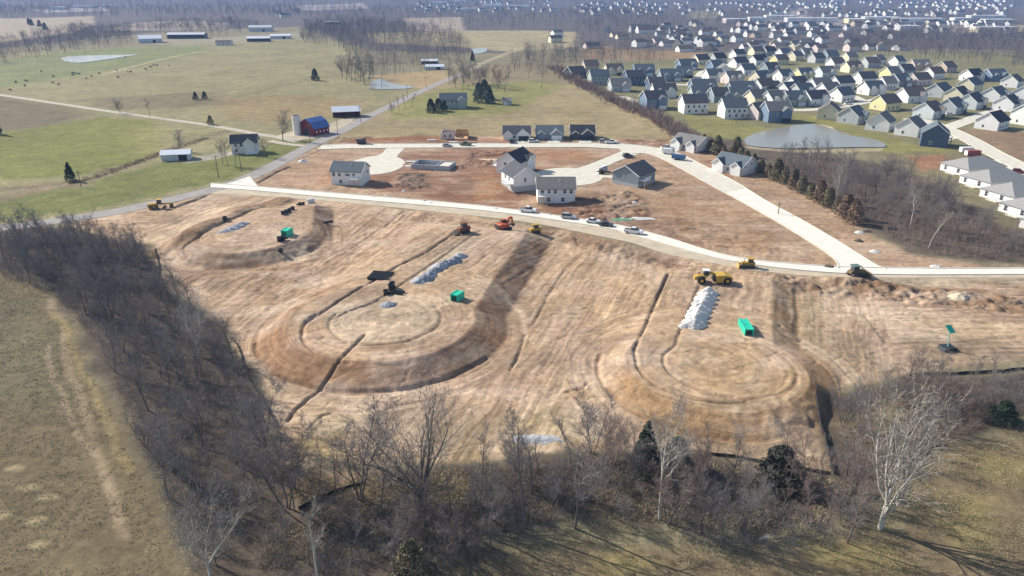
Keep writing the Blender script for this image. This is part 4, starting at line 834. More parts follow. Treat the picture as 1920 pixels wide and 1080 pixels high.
# grey hip-roofed row houses by the creek wood
def hip(px, phi, L, D, H, rise, wall, roof, label, group):
    x, y, z = at(*px); o = empty('row_house', (x, y, z), math.radians(phi), label, 'house', group)
    build('wall', MB().box(-L / 2, L / 2, -D / 2, D / 2, -0.8, H), WALL[wall], o)
    ov = 0.5; a = L / 2 + ov; b = D / 2 + ov; r = L / 2 - D * 0.42
    build('roof', MB().add([(-a, -b, H - 0.1), (a, -b, H - 0.1), (a, b, H - 0.1), (-a, b, H - 0.1), (-r, 0, H + rise), (r, 0, H + rise)], [(0, 1, 5, 4), (1, 2, 5), (2, 3, 4, 5), (3, 0, 4), (3, 2, 1, 0)]), ROOF[roof], o)
    for k in (-1, 1): put_window(o, 'f', k * L * 0.25, 1.6, 1.4, 1.4, L, D)
    for k in (-0.6, 1.2): put_window(o, 'l', k * D * 0.25, 1.6, 1.2, 1.6, L, D)
    m = MB(); m.box(-L / 2 - 2.2, -L / 2, -2, 2, -0.5, 0.15); pt = build('patio', m, concrete, o)
    for k in (-1.8, 1.8): build('porch_post', MB().box(-L / 2 - 2.1, -L / 2 - 1.95, k - 0.08, k + 0.08, 0.15, 2.6), white_trim, pt)
for q in ((1822, 322), (1862, 346), (1905, 372), (1945, 400), (1990, 432)): hip(q, 18, 19, 13, 3.0, 3.2, 'white', 'light', 'grey hip-roofed row house in the stepped chain beside the creek wood', 'grey row houses by the creek wood')
# far town: small houses and long commercial buildings
def tiny(px, phi, L, D, H, rise, wm, rm, label, group, name='house', cat='house'):
    x, y = P(*px); z = float(zat(x, y)); o = empty(name, (float(x), float(y), z), math.radians(phi), label, cat, group); k = hmesh(L, D, H, rise)
    link('wall', k['wall'], wm, o); link('roof', k['roof'], rm, o); return o
ZN = [(1480, 1690, 62, 100, 24), (1230, 1480, 45, 98, 46), (1090, 1300, 12, 26, 34), (1380, 1455, 6, 20, 14), (1690, 1900, 6, 32, 22), (840, 1000, 6, 24, 8), (1040, 1240, 55, 105, 9), (500, 560, 22, 34, 5), (1600, 1760, 44, 56, 16)]
for x0, x1, y0, y1, cnt in ZN:
    for k in range(cnt):
        px_ = (R.uniform(x0, x1), R.uniform(y0, y1)); big = 1 + max(0, (60 - px_[1]) / 60) * 0.5
        c = R.choice(['white', 'white', 'white', 'cream', 'pink', 'grey', 'tan']); rf_ = R.choice(['grey', 'brown', 'charcoal'])
        tiny(px_, R.choice([15, 20, 28, 75]), R.choice([13, 15, 17]) , 10, R.choice([3.4, 5.4]), 3.2, WALL[c], ROOF[rf_], 'distant %s house with %s roof among the bare trees of the town' % (CN[c], rf_), 'far town houses')
tiny((1210, 62), 10, 26, 16, 5, 6, WALL['white'], ROOF['brown'], 'large distant white house with steep brown roof on the wooded rise', None)
tiny((1199, 60), 10, 30, 14, 5, 6, WALL['grey'], ROOF['grey'], 'long distant grey house behind the black hedge line', None)
tiny((1270, 92), 70, 14, 10, 6, 6, WALL['cream'], ROOF['brown'], 'steep cream gabled house at the top edge of the brown field', None)
BIG = [((1462, 36), 60, 'white'), ((1520, 41), 95, 'white'), ((1603, 43), 34, 'yellow'), ((1650, 39), 66, 'white'), ((1720, 42), 90, 'white'), ((1378, 43), 40, 'pink'), ((1418, 40), 30, 'white'), ((882, 21), 50, 'white'), ((924, 14), 56, 'white'), ((975, 15), 52, 'white'), ((823, 8), 50, 'white'), ((862, 6), 44, 'white'), ((1572, 5), 48, 'white'), ((1848, 36), 70, 'white'), ((1870, 44), 54, 'pink'), ((1800, 41), 30, 'white'), ((1700, 57), 30, 'white'), ((1862, 60), 60, 'cream'), ((160, 15), 60, 'white'), ((110, 18), 40, 'white'), ((205, 14), 40, 'white')]
for k, (px_, L_, c) in enumerate(BIG):
    x, y = P(*px_); o = empty('warehouse', (float(x), float(y), float(zat(x, y))), math.radians(-3 + (k % 3) * 3), '%s %s flat-roofed building on the far commercial strip' % ('very long low' if L_ > 65 else 'long low' if L_ > 45 else 'short low', CN[c]), 'building', 'far commercial buildings')
    def fw(L=L_): 
        return MB().box(-L / 2, L / 2, -10, 10, -1, 7).mesh('wall')
    def fr(L=L_): 
        return MB().box(-L / 2 - 0.4, L / 2 + 0.4, -10.4, 10.4, 7, 7.5).mesh('roof')
    link('wall', shared(('bw', L_), fw), WALL[c], o); link('roof', shared(('br', L_), fr), metal_white, o)

# ------------------------------------------------------------------ vehicles
def loft(m, secs, mi=0):       # secs: list of (x, halfwidth, z0, z1)
    n0 = len(m.v); v = []; f = []
    for x, w, a, b in secs: v += [(x, -w, a), (x, w, a), (x, w, b), (x, -w, b)]
    for i in range(len(secs) - 1):
        for j in range(4): f.append((4 * i + j, 4 * i + (j + 1) % 4, 4 * i + 4 + (j + 1) % 4, 4 * i + 4 + j))
    f += [(3, 2, 1, 0), tuple(4 * (len(secs) - 1) + j for j in range(4))]
    return m.add(v, f, mi)
def car_parts(kind):
    L = {'pickup': 5.8, 'suv': 4.9, 'sedan': 4.7, 'van': 5.6}[kind]; h = L / 2; w = 0.95
    b = MB()
    if kind == 'pickup':
        loft(b, [(-h, w * 0.96, 0.55, 1.15), (-h + 0.1, w, 0.4, 1.2), (0.2, w, 0.36, 1.2), (1.2, w, 0.36, 1.22), (h - 0.25, w * 0.97, 0.38, 1.1), (h, w * 0.85, 0.5, 0.95)])
        cab = [(-0.75, 0.78, 1.2, 1.25), (-0.65, 0.76, 1.2, 1.85), (0.65, 0.74, 1.2, 1.86), (1.35, 0.80, 1.2, 1.26)]
    elif kind == 'van':
        loft(b, [(-h, w * 0.97, 0.45, 2.2), (-h + 0.1, w, 0.4, 2.35), (1.4, w, 0.36, 2.35), (1.7, w, 0.36, 1.4), (h - 0.1, w * 0.9, 0.4, 1.05), (h, w * 0.8, 0.5, 0.9)])
        cab = [(1.3, 0.9, 1.38, 2.25), (1.45, 0.88, 1.38, 2.2), (2.2, 0.84, 1.2, 1.3)]
    else:
        t = 1.0 if kind == 'suv' else 0.92; top = 1.75 if kind == 'suv' else 1.45
        loft(b, [(-h, w * 0.85, 0.5, t - 0.1), (-h + 0.15, w, 0.38, t), (0.9, w, 0.34, t), (h - 0.3, w * 0.96, 0.36, t - 0.12), (h, w * 0.8, 0.45, t - 0.3)])
        cab = [(-h + (0.25 if kind == 'suv' else 0.8), 0.78, t, t + 0.05), (-h + (0.5 if kind == 'suv' else 1.4), 0.74, t, top), (0.2, 0.72, t, top), (1.0, 0.8, t, t + 0.05)]
    g = MB(); loft(g, cab)
    rf = MB(); xs = [q for q in cab if q[3] > 1.4]; x0 = xs[0][0]; x1 = xs[-1][0]; zt = max(q[3] for q in cab); rf.box(x0 + 0.02, x1 - 0.02, -0.70, 0.70, zt - 0.02, zt + 0.05)
    bed = MB().box(-h + 0.15, -0.85, -0.75, 0.75, 1.19, 1.215) if kind == 'pickup' else None
    wh = MB().tube((0, -0.13, 0), (0, 0.13, 0), 0.36, n=14); rim = MB().tube((0, -0.14, 0), (0, 0.14, 0), 0.19, n=10); lt = MB().box(-0.04, 0.04, -0.16, 0.16, -0.08, 0.08)
    return dict(L=L, body=b.mesh('body'), cabin=g.mesh('cabin_glass'), top=rf.mesh('cab_roof'), bed=bed.mesh('bed_liner') if bed else None, wheel=wh.mesh('wheel'), rim=rim.mesh('rim'), lamp=lt.mesh('headlight'))
CARS = {}
def car(px, heading, kind, color, label, group=None):
    if kind not in CARS: CARS[kind] = car_parts(kind)
    k = CARS[kind]; x, y, z = at(*px); z = max(z, 0.1)
    o = empty({'pickup': 'pickup_truck', 'suv': 'car', 'sedan': 'car', 'van': 'van'}[kind], (x, y, z + 0.01), math.radians(heading), label, {'pickup': 'pickup', 'van': 'van'}.get(kind, 'car'), group)
    link('body', k['body'], car_mats[color], o); link('cabin_glass', k['cabin'], glass, o); link('cab_roof', k['top'], car_mats[color], o)
    if k['bed']: link('bed_liner', k['bed'], steel_dark, o)
    for sx in (-0.31, 0.30):
        for sy in (-0.85, 0.85):
            w_ = link('wheel', k['wheel'], rubber, o, (sx * k['L'], sy, 0.36)); link('rim', k['rim'], metal_grey, w_)
    for sy in (-0.62, 0.62): link('headlight', k['lamp'], white_trim, o, (k['L'] / 2 - 0.03, sy, 0.78))
    return o
car((990, 398), -13, 'pickup', 'white', 'white pickup parked on the new street below the brown-grey-roofed house')
car((1066, 410), -15, 'suv', 'silver', 'silver hatchback parked on the new street, next after the white pickup')
car((1112, 418), -17, 'sedan', 'white', 'white car parked directly behind the black car on the new street')
car((1136, 424), -18, 'sedan', 'dark', 'black car parked between two white cars on the new street')
car((1188, 438), -22, 'pickup', 'white', 'white crew truck at the end of the line of cars on the new street')
car((1177, 295), 20, 'suv', 'dark', 'dark car stopped at the mouth of the east court')
car((838, 275), 4, 'sedan', 'silver', 'silver car on the upper street beside the framed house')
car((873, 273), 175, 'pickup', 'green', 'green work truck on the upper street behind the framed house lumber')
car((960, 268), 80, 'suv', 'dark', 'dark car in the driveway of the white cottage with open garage')
car((1000, 267), 5, 'suv', 'white', 'white car at the kerb between the first two cottages')
car((1250, 280), 14, 'pickup', 'white', 'white pickup in the driveway of the house at the bend')
car((1254, 289), -18, 'van', 'white', 'white van at the kerb of the house at the bend')
car((1132, 268), 4, 'suv', 'silver', 'silver car on the upper street past the black cottage')
car((1146, 268), 4, 'pickup', 'white', 'white truck at the end of the upper street')
car((1590, 196), 10, 'suv', 'white', 'white car in a subdivision driveway beside the boat'); car((1781, 216), -10, 'sedan', 'white', 'white car in front of the pale green house'); car((1910, 325), -20, 'suv', 'red', 'dark red car by the grey row houses'); car((1530, 200), 20, 'sedan', 'silver', 'silver car before the white house with front gable')
car((1370, 133), 20, 'suv', 'white', 'white car on the far subdivision court'); car((1335, 141), 60, 'sedan', 'dark', 'dark car at the bend of the far subdivision court')
def trailer(px, heading, L, w, h, material, label, name='box_trailer'):
    x, y, z = at(*px); o = empty(name, (x, y, max(z, 0.1)), math.radians(heading), label, 'trailer')
    build('box', MB().box(-L / 2, L / 2, -w / 2, w / 2, 0.55, 0.55 + h), material, o); build('hitch', MB().bar((L / 2, 0, 0.6), (L / 2 + 1.2, 0, 0.5), 0.12, 0.12), steel_dark, o)
    for sx in (-0.15, 0.05):
        for sy in (-1, 1): build('wheel', MB().tube((sx * L, sy * w / 2 - 0.1, 0.38), (sx * L, sy * w / 2 + 0.1, 0.38), 0.38, n=12), rubber, o)
    build('door', MB().box(-L / 2 - 0.04, -L / 2 + 0.02, -w / 2 + 0.15, w / 2 - 0.15, 0.7, 0.45 + h), white_trim, o)
trailer((1272, 300), -28, 5.5, 2.4, 1.7, mat('blue_paint', (0.07, 0.13, 0.26), 0.5, 0.1), 'blue steel trailer parked on the curving street')
trailer((1822, 294), 4, 6, 2.4, 2.2, mat('trailer_red', (0.30, 0.07, 0.06), 0.5, 0.1), 'red box trailer behind the grey row houses')
trailer((1810, 287), 4, 5, 2.2, 2.0, garage_white, 'white box trailer beside the red one')

# ------------------------------------------------------------------ construction machines
def machine(name, px, rz, label, cat): x, y, z = at(*px); return empty(name, (x, y, z + 0.02), math.radians(rz), label, cat)
def track(o, y, L=3.4, w=0.55, h=0.85):
    m = MB(); m.prism([(-L / 2 + 0.35, 0), (L / 2 - 0.35, 0), (L / 2, h * 0.45), (L / 2 - 0.3, h), (-L / 2 + 0.3, h), (-L / 2, h * 0.45)], y - w / 2, y + w / 2); t = build('track', m, steel_dark, o)
    for k in range(4): build('roller', MB().tube((-L / 2 + 0.6 + k * (L - 1.2) / 3, y - w / 2 - 0.03, h * 0.45), (-L / 2 + 0.6 + k * (L - 1.2) / 3, y + w / 2 + 0.03, h * 0.45), 0.22, n=8), rubber, t)
def wheel4(o, xs, y, r, w=0.5):
    for x in xs:
        for s in (-1, 1):
            q = build('wheel', MB().tube((x, s * y - w / 2, r), (x, s * y + w / 2, r), r, n=16), rubber, o); build('hub', MB().tube((x, s * y - w / 2 - 0.03, r), (x, s * y + w / 2 + 0.03, r), r * 0.45, n=10), yellow_paint, q)
def excavator(px, rz, paint, label, arm):
    o = machine('excavator', px, rz, label, 'excavator')
    for s in (-1, 1): track(o, s * 1.2, 4.2, 0.6, 0.95)
    build('undercarriage', MB().box(-0.9, 0.9, -0.95, 0.95, 0.45, 1.0), steel_dark, o)
    m = MB(); loft(m, [(-2.4, 1.2, 1.1, 2.1), (-2.2, 1.35, 1.05, 2.3), (0.9, 1.35, 1.05, 2.1), (1.3, 1.2, 1.1, 1.6)]); up = build('upper_body', m, paint, o)
    build('counterweight', MB().box(-2.75, -2.42, -1.2, 1.2, 1.15, 2.0), steel_dark, up)
    c = MB(); loft(c, [(-0.3, 0.5, 2.05, 3.0), (1.0, 0.5, 1.6, 3.0), (1.3, 0.46, 1.62, 2.1)]); c.v = [(a, b + 0.8, z_) for a, b, z_ in c.v]; cb = build('cab', c, glass, o)
    build('cab_roof', MB().box(-0.35, 1.1, 0.25, 1.35, 3.0, 3.1), paint, cb)
    a, b, c_, d = arm
    bm_ = build('boom', MB().bar((0.9, 0, 1.6), a, 0.5, 0.7).bar(a, b, 0.45, 0.6), paint, o); build('stick', MB().bar(b, c_, 0.38, 0.5), paint, o)
    build('cylinder', MB().tube((1.3, 0.0, 1.3), ((a[0] + 1.0) / 2 + 0.5, 0, a[2] * 0.7), 0.12, n=6), metal_grey, bm_)
    x, _, z = c_; build('bucket', MB().prism([(x - 0.5, z + 0.2), (x + 0.5, z + 0.2), (x + 0.45, z - 0.4), (x - 0.1, z - 0.8), (x - 0.6, z - 0.4)], -0.6, 0.6), steel_dark, o)
excavator((945, 432), 40, orange_paint, 'orange-red excavator with folded boom at the head of the central dirt road', ((1.9, 0, 3.3), (3.0, 0, 3.4), (3.3, 0, 1.3), 0))
def loader(px, rz, paint, label, s=1.0):
    o = machine('track_loader', px, rz, label, 'loader'); 
    for q in (-1, 1): track(o, q * 0.95, 3.0, 0.5, 0.8)
    m = MB(); loft(m, [(-1.8, 0.75, 0.7, 1.6), (0.9, 0.75, 0.7, 1.6), (1.6, 0.7, 0.7, 1.4)]); build('body', m, paint, o)
    c = build('cab', MB().box(-0.9, 0.5, -0.6, 0.6, 1.6, 2.6), glass, o); build('cab_roof', MB().box(-1.1, 0.7, -0.75, 0.75, 2.6, 2.72), paint, c)
    for q in (-1, 1): build('lift_arm', MB().bar((-0.8, q * 0.85, 1.5), (2.4, q * 0.85, 0.6), 0.18, 0.25), paint, o)
    build('bucket', MB().prism([(2.2, 0.9), (2.4, 0.05), (3.3, 0.0), (3.3, 0.08), (2.5, 0.2), (2.35, 0.95)], -1.1, 1.1), steel_dark, o); o.scale = (s, s, s)
loader((869, 436), 215, mat('rust_paint', (0.22, 0.09, 0.05), 0.7, 0.2), 'rust-brown tracked loader at the end of the ditch trench', 1.1)
loader((1003, 437), 200, yellow_paint, 'yellow tracked loader at the top of the dark earth bank', 1.0)
def dozer(px, rz, label, paint=yellow_paint, s=1.0, canopy=None):
    o = machine('bulldozer', px, rz, label, 'bulldozer')
    for q in (-1, 1): track(o, q * 1.1, 3.8, 0.6, 1.0)
    m = MB(); loft(m, [(-1.9, 0.7, 0.8, 1.6), (0.2, 0.75, 0.8, 1.7), (2.0, 0.65, 0.8, 1.6)]); build('engine_hood', m, paint, o)
    c = build('cab', MB().box(-1.3, 0.1, -0.75, 0.75, 1.65, 2.75), glass, o); build('canopy', MB().box(-1.6, 0.4, -0.95, 0.95, 2.75, 2.9), canopy or paint, c)
    build('blade', MB().prism([(2.6, 0.05), (2.9, 0.1), (2.72, 0.65), (2.9, 1.25), (2.65, 1.25), (2.5, 0.65)], -1.9, 1.9), paint, o)
    for q in (-1, 1): build('push_arm', MB().bar((0.2, q * 1.5, 0.5), (2.6, q * 1.5, 0.4), 0.2, 0.25), steel_dark, o)
    build('exhaust', MB().tube((1.2, 0, 1.6), (1.2, 0, 2.5), 0.08, n=6), steel_dark, o); o.scale = (s, s, s)
dozer((1402, 501), 170, 'yellow bulldozer standing on the road base strip of the new street', yellow_paint, 0.9)
dozer((1605, 518), 8, 'brown bulldozer with green canopy at the street junction', mat('mud_paint', (0.20, 0.14, 0.07), 0.8, 0.3), 1.05, car_mats['green'])
# motor scraper
o = machine('motor_scraper', (1336, 530), 178, 'big yellow motor scraper parked above the white stone heaps', 'scraper')
wheel4(o, (3.0,), 1.25, 0.95, 0.7); wheel4(o, (-3.2,), 1.2, 0.95, 0.7)
m = MB(); loft(m, [(1.9, 0.8, 1.0, 1.9), (3.2, 0.8, 0.9, 2.0), (4.6, 0.75, 0.9, 1.7)]); build('tractor_hood', m, yellow_paint, o)
c = build('cab', MB().box(1.2, 2.4, -0.8, 0.4, 1.9, 3.1), glass, o); build('cab_roof', MB().box(1.0, 2.6, -0.95, 0.55, 3.1, 3.25), white_trim, c)
build('gooseneck', MB().bar((1.8, 0, 1.6), (0.6, 0, 2.6), 0.5, 0.5).bar((0.6, 0, 2.6), (-0.4, 0, 2.0), 0.5, 0.5), yellow_paint, o)
build('bowl', MB().prism([(-0.6, 0.5), (-0.3, 2.2), (-2.6, 2.4), (-4.3, 1.9), (-4.4, 1.1), (-2.4, 0.5)], -1.45, 1.45), yellow_paint, o)
build('apron', MB().prism([(-0.3, 0.5), (0.15, 0.7), (0.0, 1.8), (-0.25, 2.1)], -1.35, 1.35), steel_dark, o); build('exhaust', MB().tube((3.6, 0.3, 1.8), (3.6, 0.3, 2.9), 0.09, n=6), steel_dark, o)
# motor grader by the rural road
o = machine('motor_grader', (300, 391), 22, 'yellow motor grader on the bank beside the rural road', 'grader')
wheel4(o, (-2.6, -1.1), 1.05, 0.65, 0.42); wheel4(o, (3.6,), 1.0, 0.62, 0.38)
m = MB(); loft(m, [(-3.6, 0.75, 0.9, 1.9), (-0.9, 0.75, 0.9, 2.0), (-0.6, 0.6, 0.9, 1.7)]); build('engine_hood', m, yellow_paint, o)
build('front_frame', MB().bar((-0.5, 0, 1.6), (3.7, 0, 1.35), 0.4, 0.45).bar((3.6, 0, 1.4), (3.6, 0, 0.7), 0.5, 0.5), yellow_paint, o)
c = build('cab', MB().box(-0.6, 0.8, -0.75, 0.75, 1.7, 3.1), glass, o); build('cab_roof', MB().box(-0.8, 1.0, -0.9, 0.9, 3.1, 3.22), yellow_paint, c)
build('blade', MB().bar((0.8, -1.8, 0.35), (1.8, 1.8, 0.35), 0.12, 0.6), steel_dark, o)
o = machine('skid_steer', (1127, 326), 200, 'dark skid-steer loader on the east court beside the blue toilets', 'loader')
wheel4(o, (-0.6, 0.6), 0.75, 0.42, 0.3); build('body', MB().box(-1.1, 0.9, -0.6, 0.6, 0.5, 1.3), steel_dark, o); c = build('cab', MB().box(-0.6, 0.7, -0.5, 0.5, 1.3, 2.05), glass, o); build('cab_roof', MB().box(-0.7, 0.75, -0.55, 0.55, 2.05, 2.12), steel_dark, c); build('bucket', MB().prism([(1.3, 0.6), (1.4, 0.05), (2.1, 0.05), (1.6, 0.3)], -0.85, 0.85), metal_grey, o)
o = machine('tracked_hauler', (678, 268), 5, 'dark tracked machine on the upper street near the rural road', 'hauler')
for q in (-1, 1): track(o, q * 1.1, 4.0, 0.6, 0.9)
build('body', MB().box(-2.3, 0.6, -1.2, 1.2, 0.95, 2.2), steel_dark, o); c = build('cab', MB().box(0.8, 2.2, -0.9, 0.9, 0.95, 2.6), glass, o); build('cab_roof', MB().box(0.7, 2.3, -1, 1, 2.6, 2.72), steel_dark, c)
# portable toilets
for k, q in enumerate(((1131, 322), (1135, 321))):
    x, y, z = at(*q); o = empty('portable_toilet', (x, y, max(z, 0.1)), 0.2, 'blue portable toilet of the pair on the east court', 'toilet', 'portable toilets'); build('cabin', MB().box(-0.6, 0.6, -0.6, 0.6, 0, 2.1), mat('toilet_blue', (0.16, 0.27, 0.45), 0.5, 0.1), o); build('roof', MB().prism([(-0.65, 2.1), (0.65, 2.1), (0, 2.35)], -0.65, 0.65), white_trim, o); build('door', MB().box(-0.45, 0.45, -0.63, -0.58, 0.1, 1.95), metal_grey, o)
# teal trench boxes
def trench_box(px, rz, L, w, h, label, double=False):
    o = machine('trench_box', px, rz, label, 'trench box')
    for k in range(2 if double else 1):
        x0 = k * (L + 0.15)
        for s in (-1, 1): build('side_plate', MB().box(x0 - L / 2, x0 + L / 2, s * w / 2 - 0.12, s * w / 2 + 0.12, 0, h - 0.1 * k), teal, o)
        build('top_plate', MB().box(x0 - L / 2 + 0.1, x0 + L / 2 - 0.1, -w / 2 + 0.13, w / 2 - 0.13, h - 0.35 - 0.1 * k, h - 0.12 - 0.1 * k), teal, o)
        for e in (-1, 1): build('spreader', MB().tube((x0 + e * (L / 2 - 0.3), -w / 2, 0.6), (x0 + e * (L / 2 - 0.3), w / 2, 0.6), 0.12, n=8), steel_dark, o)
trench_box((858, 561), 62, 3.0, 1.7, 1.7, 'teal steel trench box alone beside the dark earth bank')
trench_box((539, 441), 75, 3.2, 1.8, 1.9, 'teal trench box on the northwest loop beside black basins')
trench_box((1401, 624), 88, 2.7, 1.6, 1.5, 'pair of teal trench box sections end to end right of the white heaps', True)
o = machine('raised_panel', (1776, 655), 10, 'teal flat panel on a slanted pole over a dark tracked base', 'equipment')
build('base', MB().prism([(-1.6, 0), (1.6, 0), (1.3, 0.7), (-1.3, 0.7)], -1.1, 1.1), black_plastic, o); build('pole', MB().bar((0, 0, 0.6), (-0.3, 0.3, 3.9), 0.16, 0.16), mat('pale_teal', (0.30, 0.50, 0.42), 0.6, 0.1), o)
build('panel', MB().add([(-1.1, 0.9, 5.1), (0.5, 1.1, 4.9), (0.9, -0.1, 3.7), (-0.6, -0.3, 3.9), (-1.1, 0.9, 5.2), (0.5, 1.1, 5.0), (0.9, -0.1, 3.8), (-0.6, -0.3, 4.0)], [(3, 2, 1, 0), (4, 5, 6, 7), (0, 1, 5, 4), (1, 2, 6, 5), (2, 3, 7, 6), (3, 0, 4, 7)]), teal, o)

# ------------------------------------------------------------------ pipes, basins, heaps, fences
def pipe_obj(px, rz, L, r, z0, label, group, name='culvert_pipe', dy=0.0):
    x, y, z = at(*px); o = empty(name, (x, y, z), math.radians(rz), label, 'pipe', group)
    build('barrel', MB().pipe((-L / 2, dy, z0 + r), (L / 2, dy, z0 + r), r, 0.08), black_plastic, o); 
    for k in range(6): build('rib', MB().pipe((-L / 2 + 0.4 + k * (L - 0.8) / 5, dy, z0 + r), (-L / 2 + 0.55 + k * (L - 0.8) / 5, dy, z0 + r), r + 0.05, 0.06), black_plastic, o)
    build('bell', MB().pipe((L / 2 - 0.02, dy, z0 + r), (L / 2 + 0.45, dy, z0 + r), r + 0.09, 0.1), black_plastic, o)
for k, (dy, z0) in enumerate(((-1.9, 0.3), (-0.6, 0.3), (0.7, 0.3), (2.0, 0.3))): pipe_obj((712, 520), -10, 4.8, 0.44, z0, 'long black plastic culvert pipe in the four-pipe rack above the central court', 'rack of black culvert pipes', dy=dy)
def basin(px, h, r, label, group, lying=False):
    x, y, z = at(*px); o = empty('catch_basin', (x, y, z), R.uniform(0, 3), label, 'basin', group)
    build('barrel', MB().pipe((0, 0, 0), (0, 0, h), r, 0.09), black_plastic, o); build('rim', MB().pipe((0, 0, h), (0, 0, h + 0.14), r + 0.1, 0.16), black_plastic, o); build('stub', MB().pipe((r - 0.05, 0, h * 0.4), (r + 0.7, 0, h * 0.4), 0.28, 0.05), black_plastic, o)
for q in ((422, 413),): basin(q, 1.2, 0.65, 'lone black plastic basin between two dirt strips of the northwest loop', 'black drainage basins')
for q in ((531, 402), (537, 399.5), (543, 397), (549, 393)): basin(q, 0.9, 0.6, 'black plastic basin in the row inside the northwest loop', 'black drainage basins')
for q in ((563, 388), (569, 386)): basin(q, 0.9, 0.5, 'black plastic basin next to the white tanks', 'black drainage basins')
for q in ((524, 453), (531, 451)): basin(q, 1.3, 0.6, 'tall black basin of the pair beside the teal box of the loop', 'black drainage basins')
basin((526, 466), 0.9, 0.5, 'black basin with pale lid on the rim of the northwest loop', 'black drainage basins')
for q in ((733, 543), (736, 539), (724, 552)): basin(q, 1.3, 0.6, 'black basin in the cluster below the pipe rack', 'black drainage basins')
pipe_obj((612, 419), 32, 3.2, 0.35, 0, 'single black pipe lying on the pale soil outside the northwest loop', None)
pipe_obj((745, 548), -8, 2.6, 0.22, 0, 'short black pipe beside the basin cluster', None); pipe_obj((742, 551.5), -8, 2.6, 0.2, 0, 'thin black pipe nearest the gravel mound', None)
for q in ((578, 382), (583, 381), (588, 380)):
    x, y, z = at(*q); o = empty('water_tank', (x, y, z), 0, 'small white plastic tank in the trio under the new street', 'tank', 'white tanks'); build('body', MB().tube((0, 0, 0), (0, 0, 1.5), 0.5, n=12), white_trim, o); build('lid', MB().tube((0, 0, 1.5), (0, 0, 1.62), 0.25, n=10), metal_grey, o)
def heap(px, rx, ry, h, material, label, group, rz=0.0, name='stone_heap', seed=0):
    n_ = 22; g_ = np.linspace(-1.15, 1.15, n_); gx, gy = np.meshgrid(g_, g_); r = np.hypot(gx, gy) + (fbm(gx * 2 + seed * 7.3, gy * 2, 5 + seed, 3) - 0.5) * 0.5
    z_ = h * np.clip(1 - r, 0, 1) ** 0.85 + (fbm(gx * 6 + seed, gy * 6, 9, 2) - 0.5) * 0.32 * h * (r < 1) - 0.18 * (r >= 0.98) - 0.05
    ii = np.arange(n_ * n_).reshape(n_, n_); fq = np.stack([ii[:-1, :-1].ravel(), ii[:-1, 1:].ravel(), ii[1:, 1:].ravel(), ii[1:, :-1].ravel()], 1)
    keep = (r.ravel()[fq] < 1.05).any(1); x, y, z = at(*px)
    return link(name, np_mesh(name, np.stack([gx.ravel() * rx, gy.ravel() * ry, z_.ravel()], 1), fq[keep]), material, None, (x, y, z), rz, label, 'stone heap', group)
for k in range(9):
    t = k / 8; heap((786 + 76 * t, 527 - 46 * t + 3 * math.sin(t * 9)), 2.4, 1.9, 1.25 + 0.3 * (k % 3 == 1), rock_grey if k % 4 else mat('rock_mid', (0.40, 0.40, 0.41), 0.95, 0.3, 2.0, bump=0.1), 'blue-grey crushed stone heap in the long row on the central dirt road', 'row of blue-grey stone heaps', 0.6, seed=k)
heap((729, 572), 2.0, 1.6, 0.9, rock_grey, 'small blue-grey stone mound by itself on the central court', None, seed=31)
for k in range(4): heap((424 + 10 * k, 434 - 4.5 * k), 2.6, 1.6, 0.7, rock_grey, 'low blue-grey stone heap inside the northwest loop', 'stone heaps of the northwest loop', 0.5, seed=40 + k)
for k in range(8):
    t = k / 7; heap((1300 + 28 * t, 611 - 60 * t), 3.0 - 0.5 * t, 1.7, 1.9, rock_white, 'white crushed stone heap in the row above the southeast court', 'row of white stone heaps', 0.1, seed=50 + k)
heap((1800, 552), 2.6, 2.2, 1.3, mat('sand', (0.58, 0.48, 0.34), 0.95, 0.1, 1.0), 'pale sand cone alone below the eastern end of the new street', None, name='sand_heap', seed=70)
heap((1006, 824), 5.0, 1.6, 0.5, MATS['rock_mid'], 'low pale stone riprap patch at the southern edge of the site', None, seed=71); heap((568, 303), 2.2, 1.6, 1.2, rock_white, 'pale boulder heap beside the rural road verge', None, seed=72)
heap((1195, 410), 7.0, 1.6, 0.5, rock_white, 'scattered pale masonry rubble strip on the brown lot', None, seed=73); heap((1168, 411), 4.0, 1.6, 0.25, mat('green_tarp', (0.10, 0.30, 0.16), 0.7, 0.15), 'crumpled green tarp beside the masonry rubble', None, name='green_tarp', seed=74)
heap((918, 300), 5.5, 3.0, 0.4, mat('sand', (0.58, 0.48, 0.34)), 'flat patch of pale sand on the red soil', None, name='sand_heap', seed=75)
for k, q in enumerate(((1612, 436), (1625, 434), (1640, 472), (1610, 452), (1755, 500), (1555, 500))): heap(q, 1.6, 1.2, 0.7, rock_white if k % 2 == 0 else mat('brush_dark', (0.10, 0.08, 0.06), 0.95, 0.3), 'small debris pile on the bare strip beside the creek wood', 'debris piles by the creek wood', seed=80 + k)
for k, q in enumerate(((726, 366), (796, 377), (700, 369), (930, 392), (1032, 403), (808, 381), (615, 361), (1190, 380), (758, 358))): heap(q, 1.0, 0.7, 0.5, rock_white, 'small pale rubble clump at the kerb of the new street', 'rubble at the kerb', seed=90 + k)
for k, q in enumerate(((770, 304), (764, 309), (810, 263), (830, 264), (850, 267), (885, 267), (775, 312))):
    x, y, z = at(*q); o = empty('lumber_stack', (x, y, z), R.uniform(-0.3, 0.3), 'stack of pale boards beside a house under construction', 'lumber', 'stacks of boards')
    for j in range(5): build('board', MB().box(-2.0, 2.0, -0.8 + 0.32 * j, -0.52 + 0.32 * j, 0, 0.35 + 0.05 * (j % 2)), lumber if k % 2 else white_trim, o)
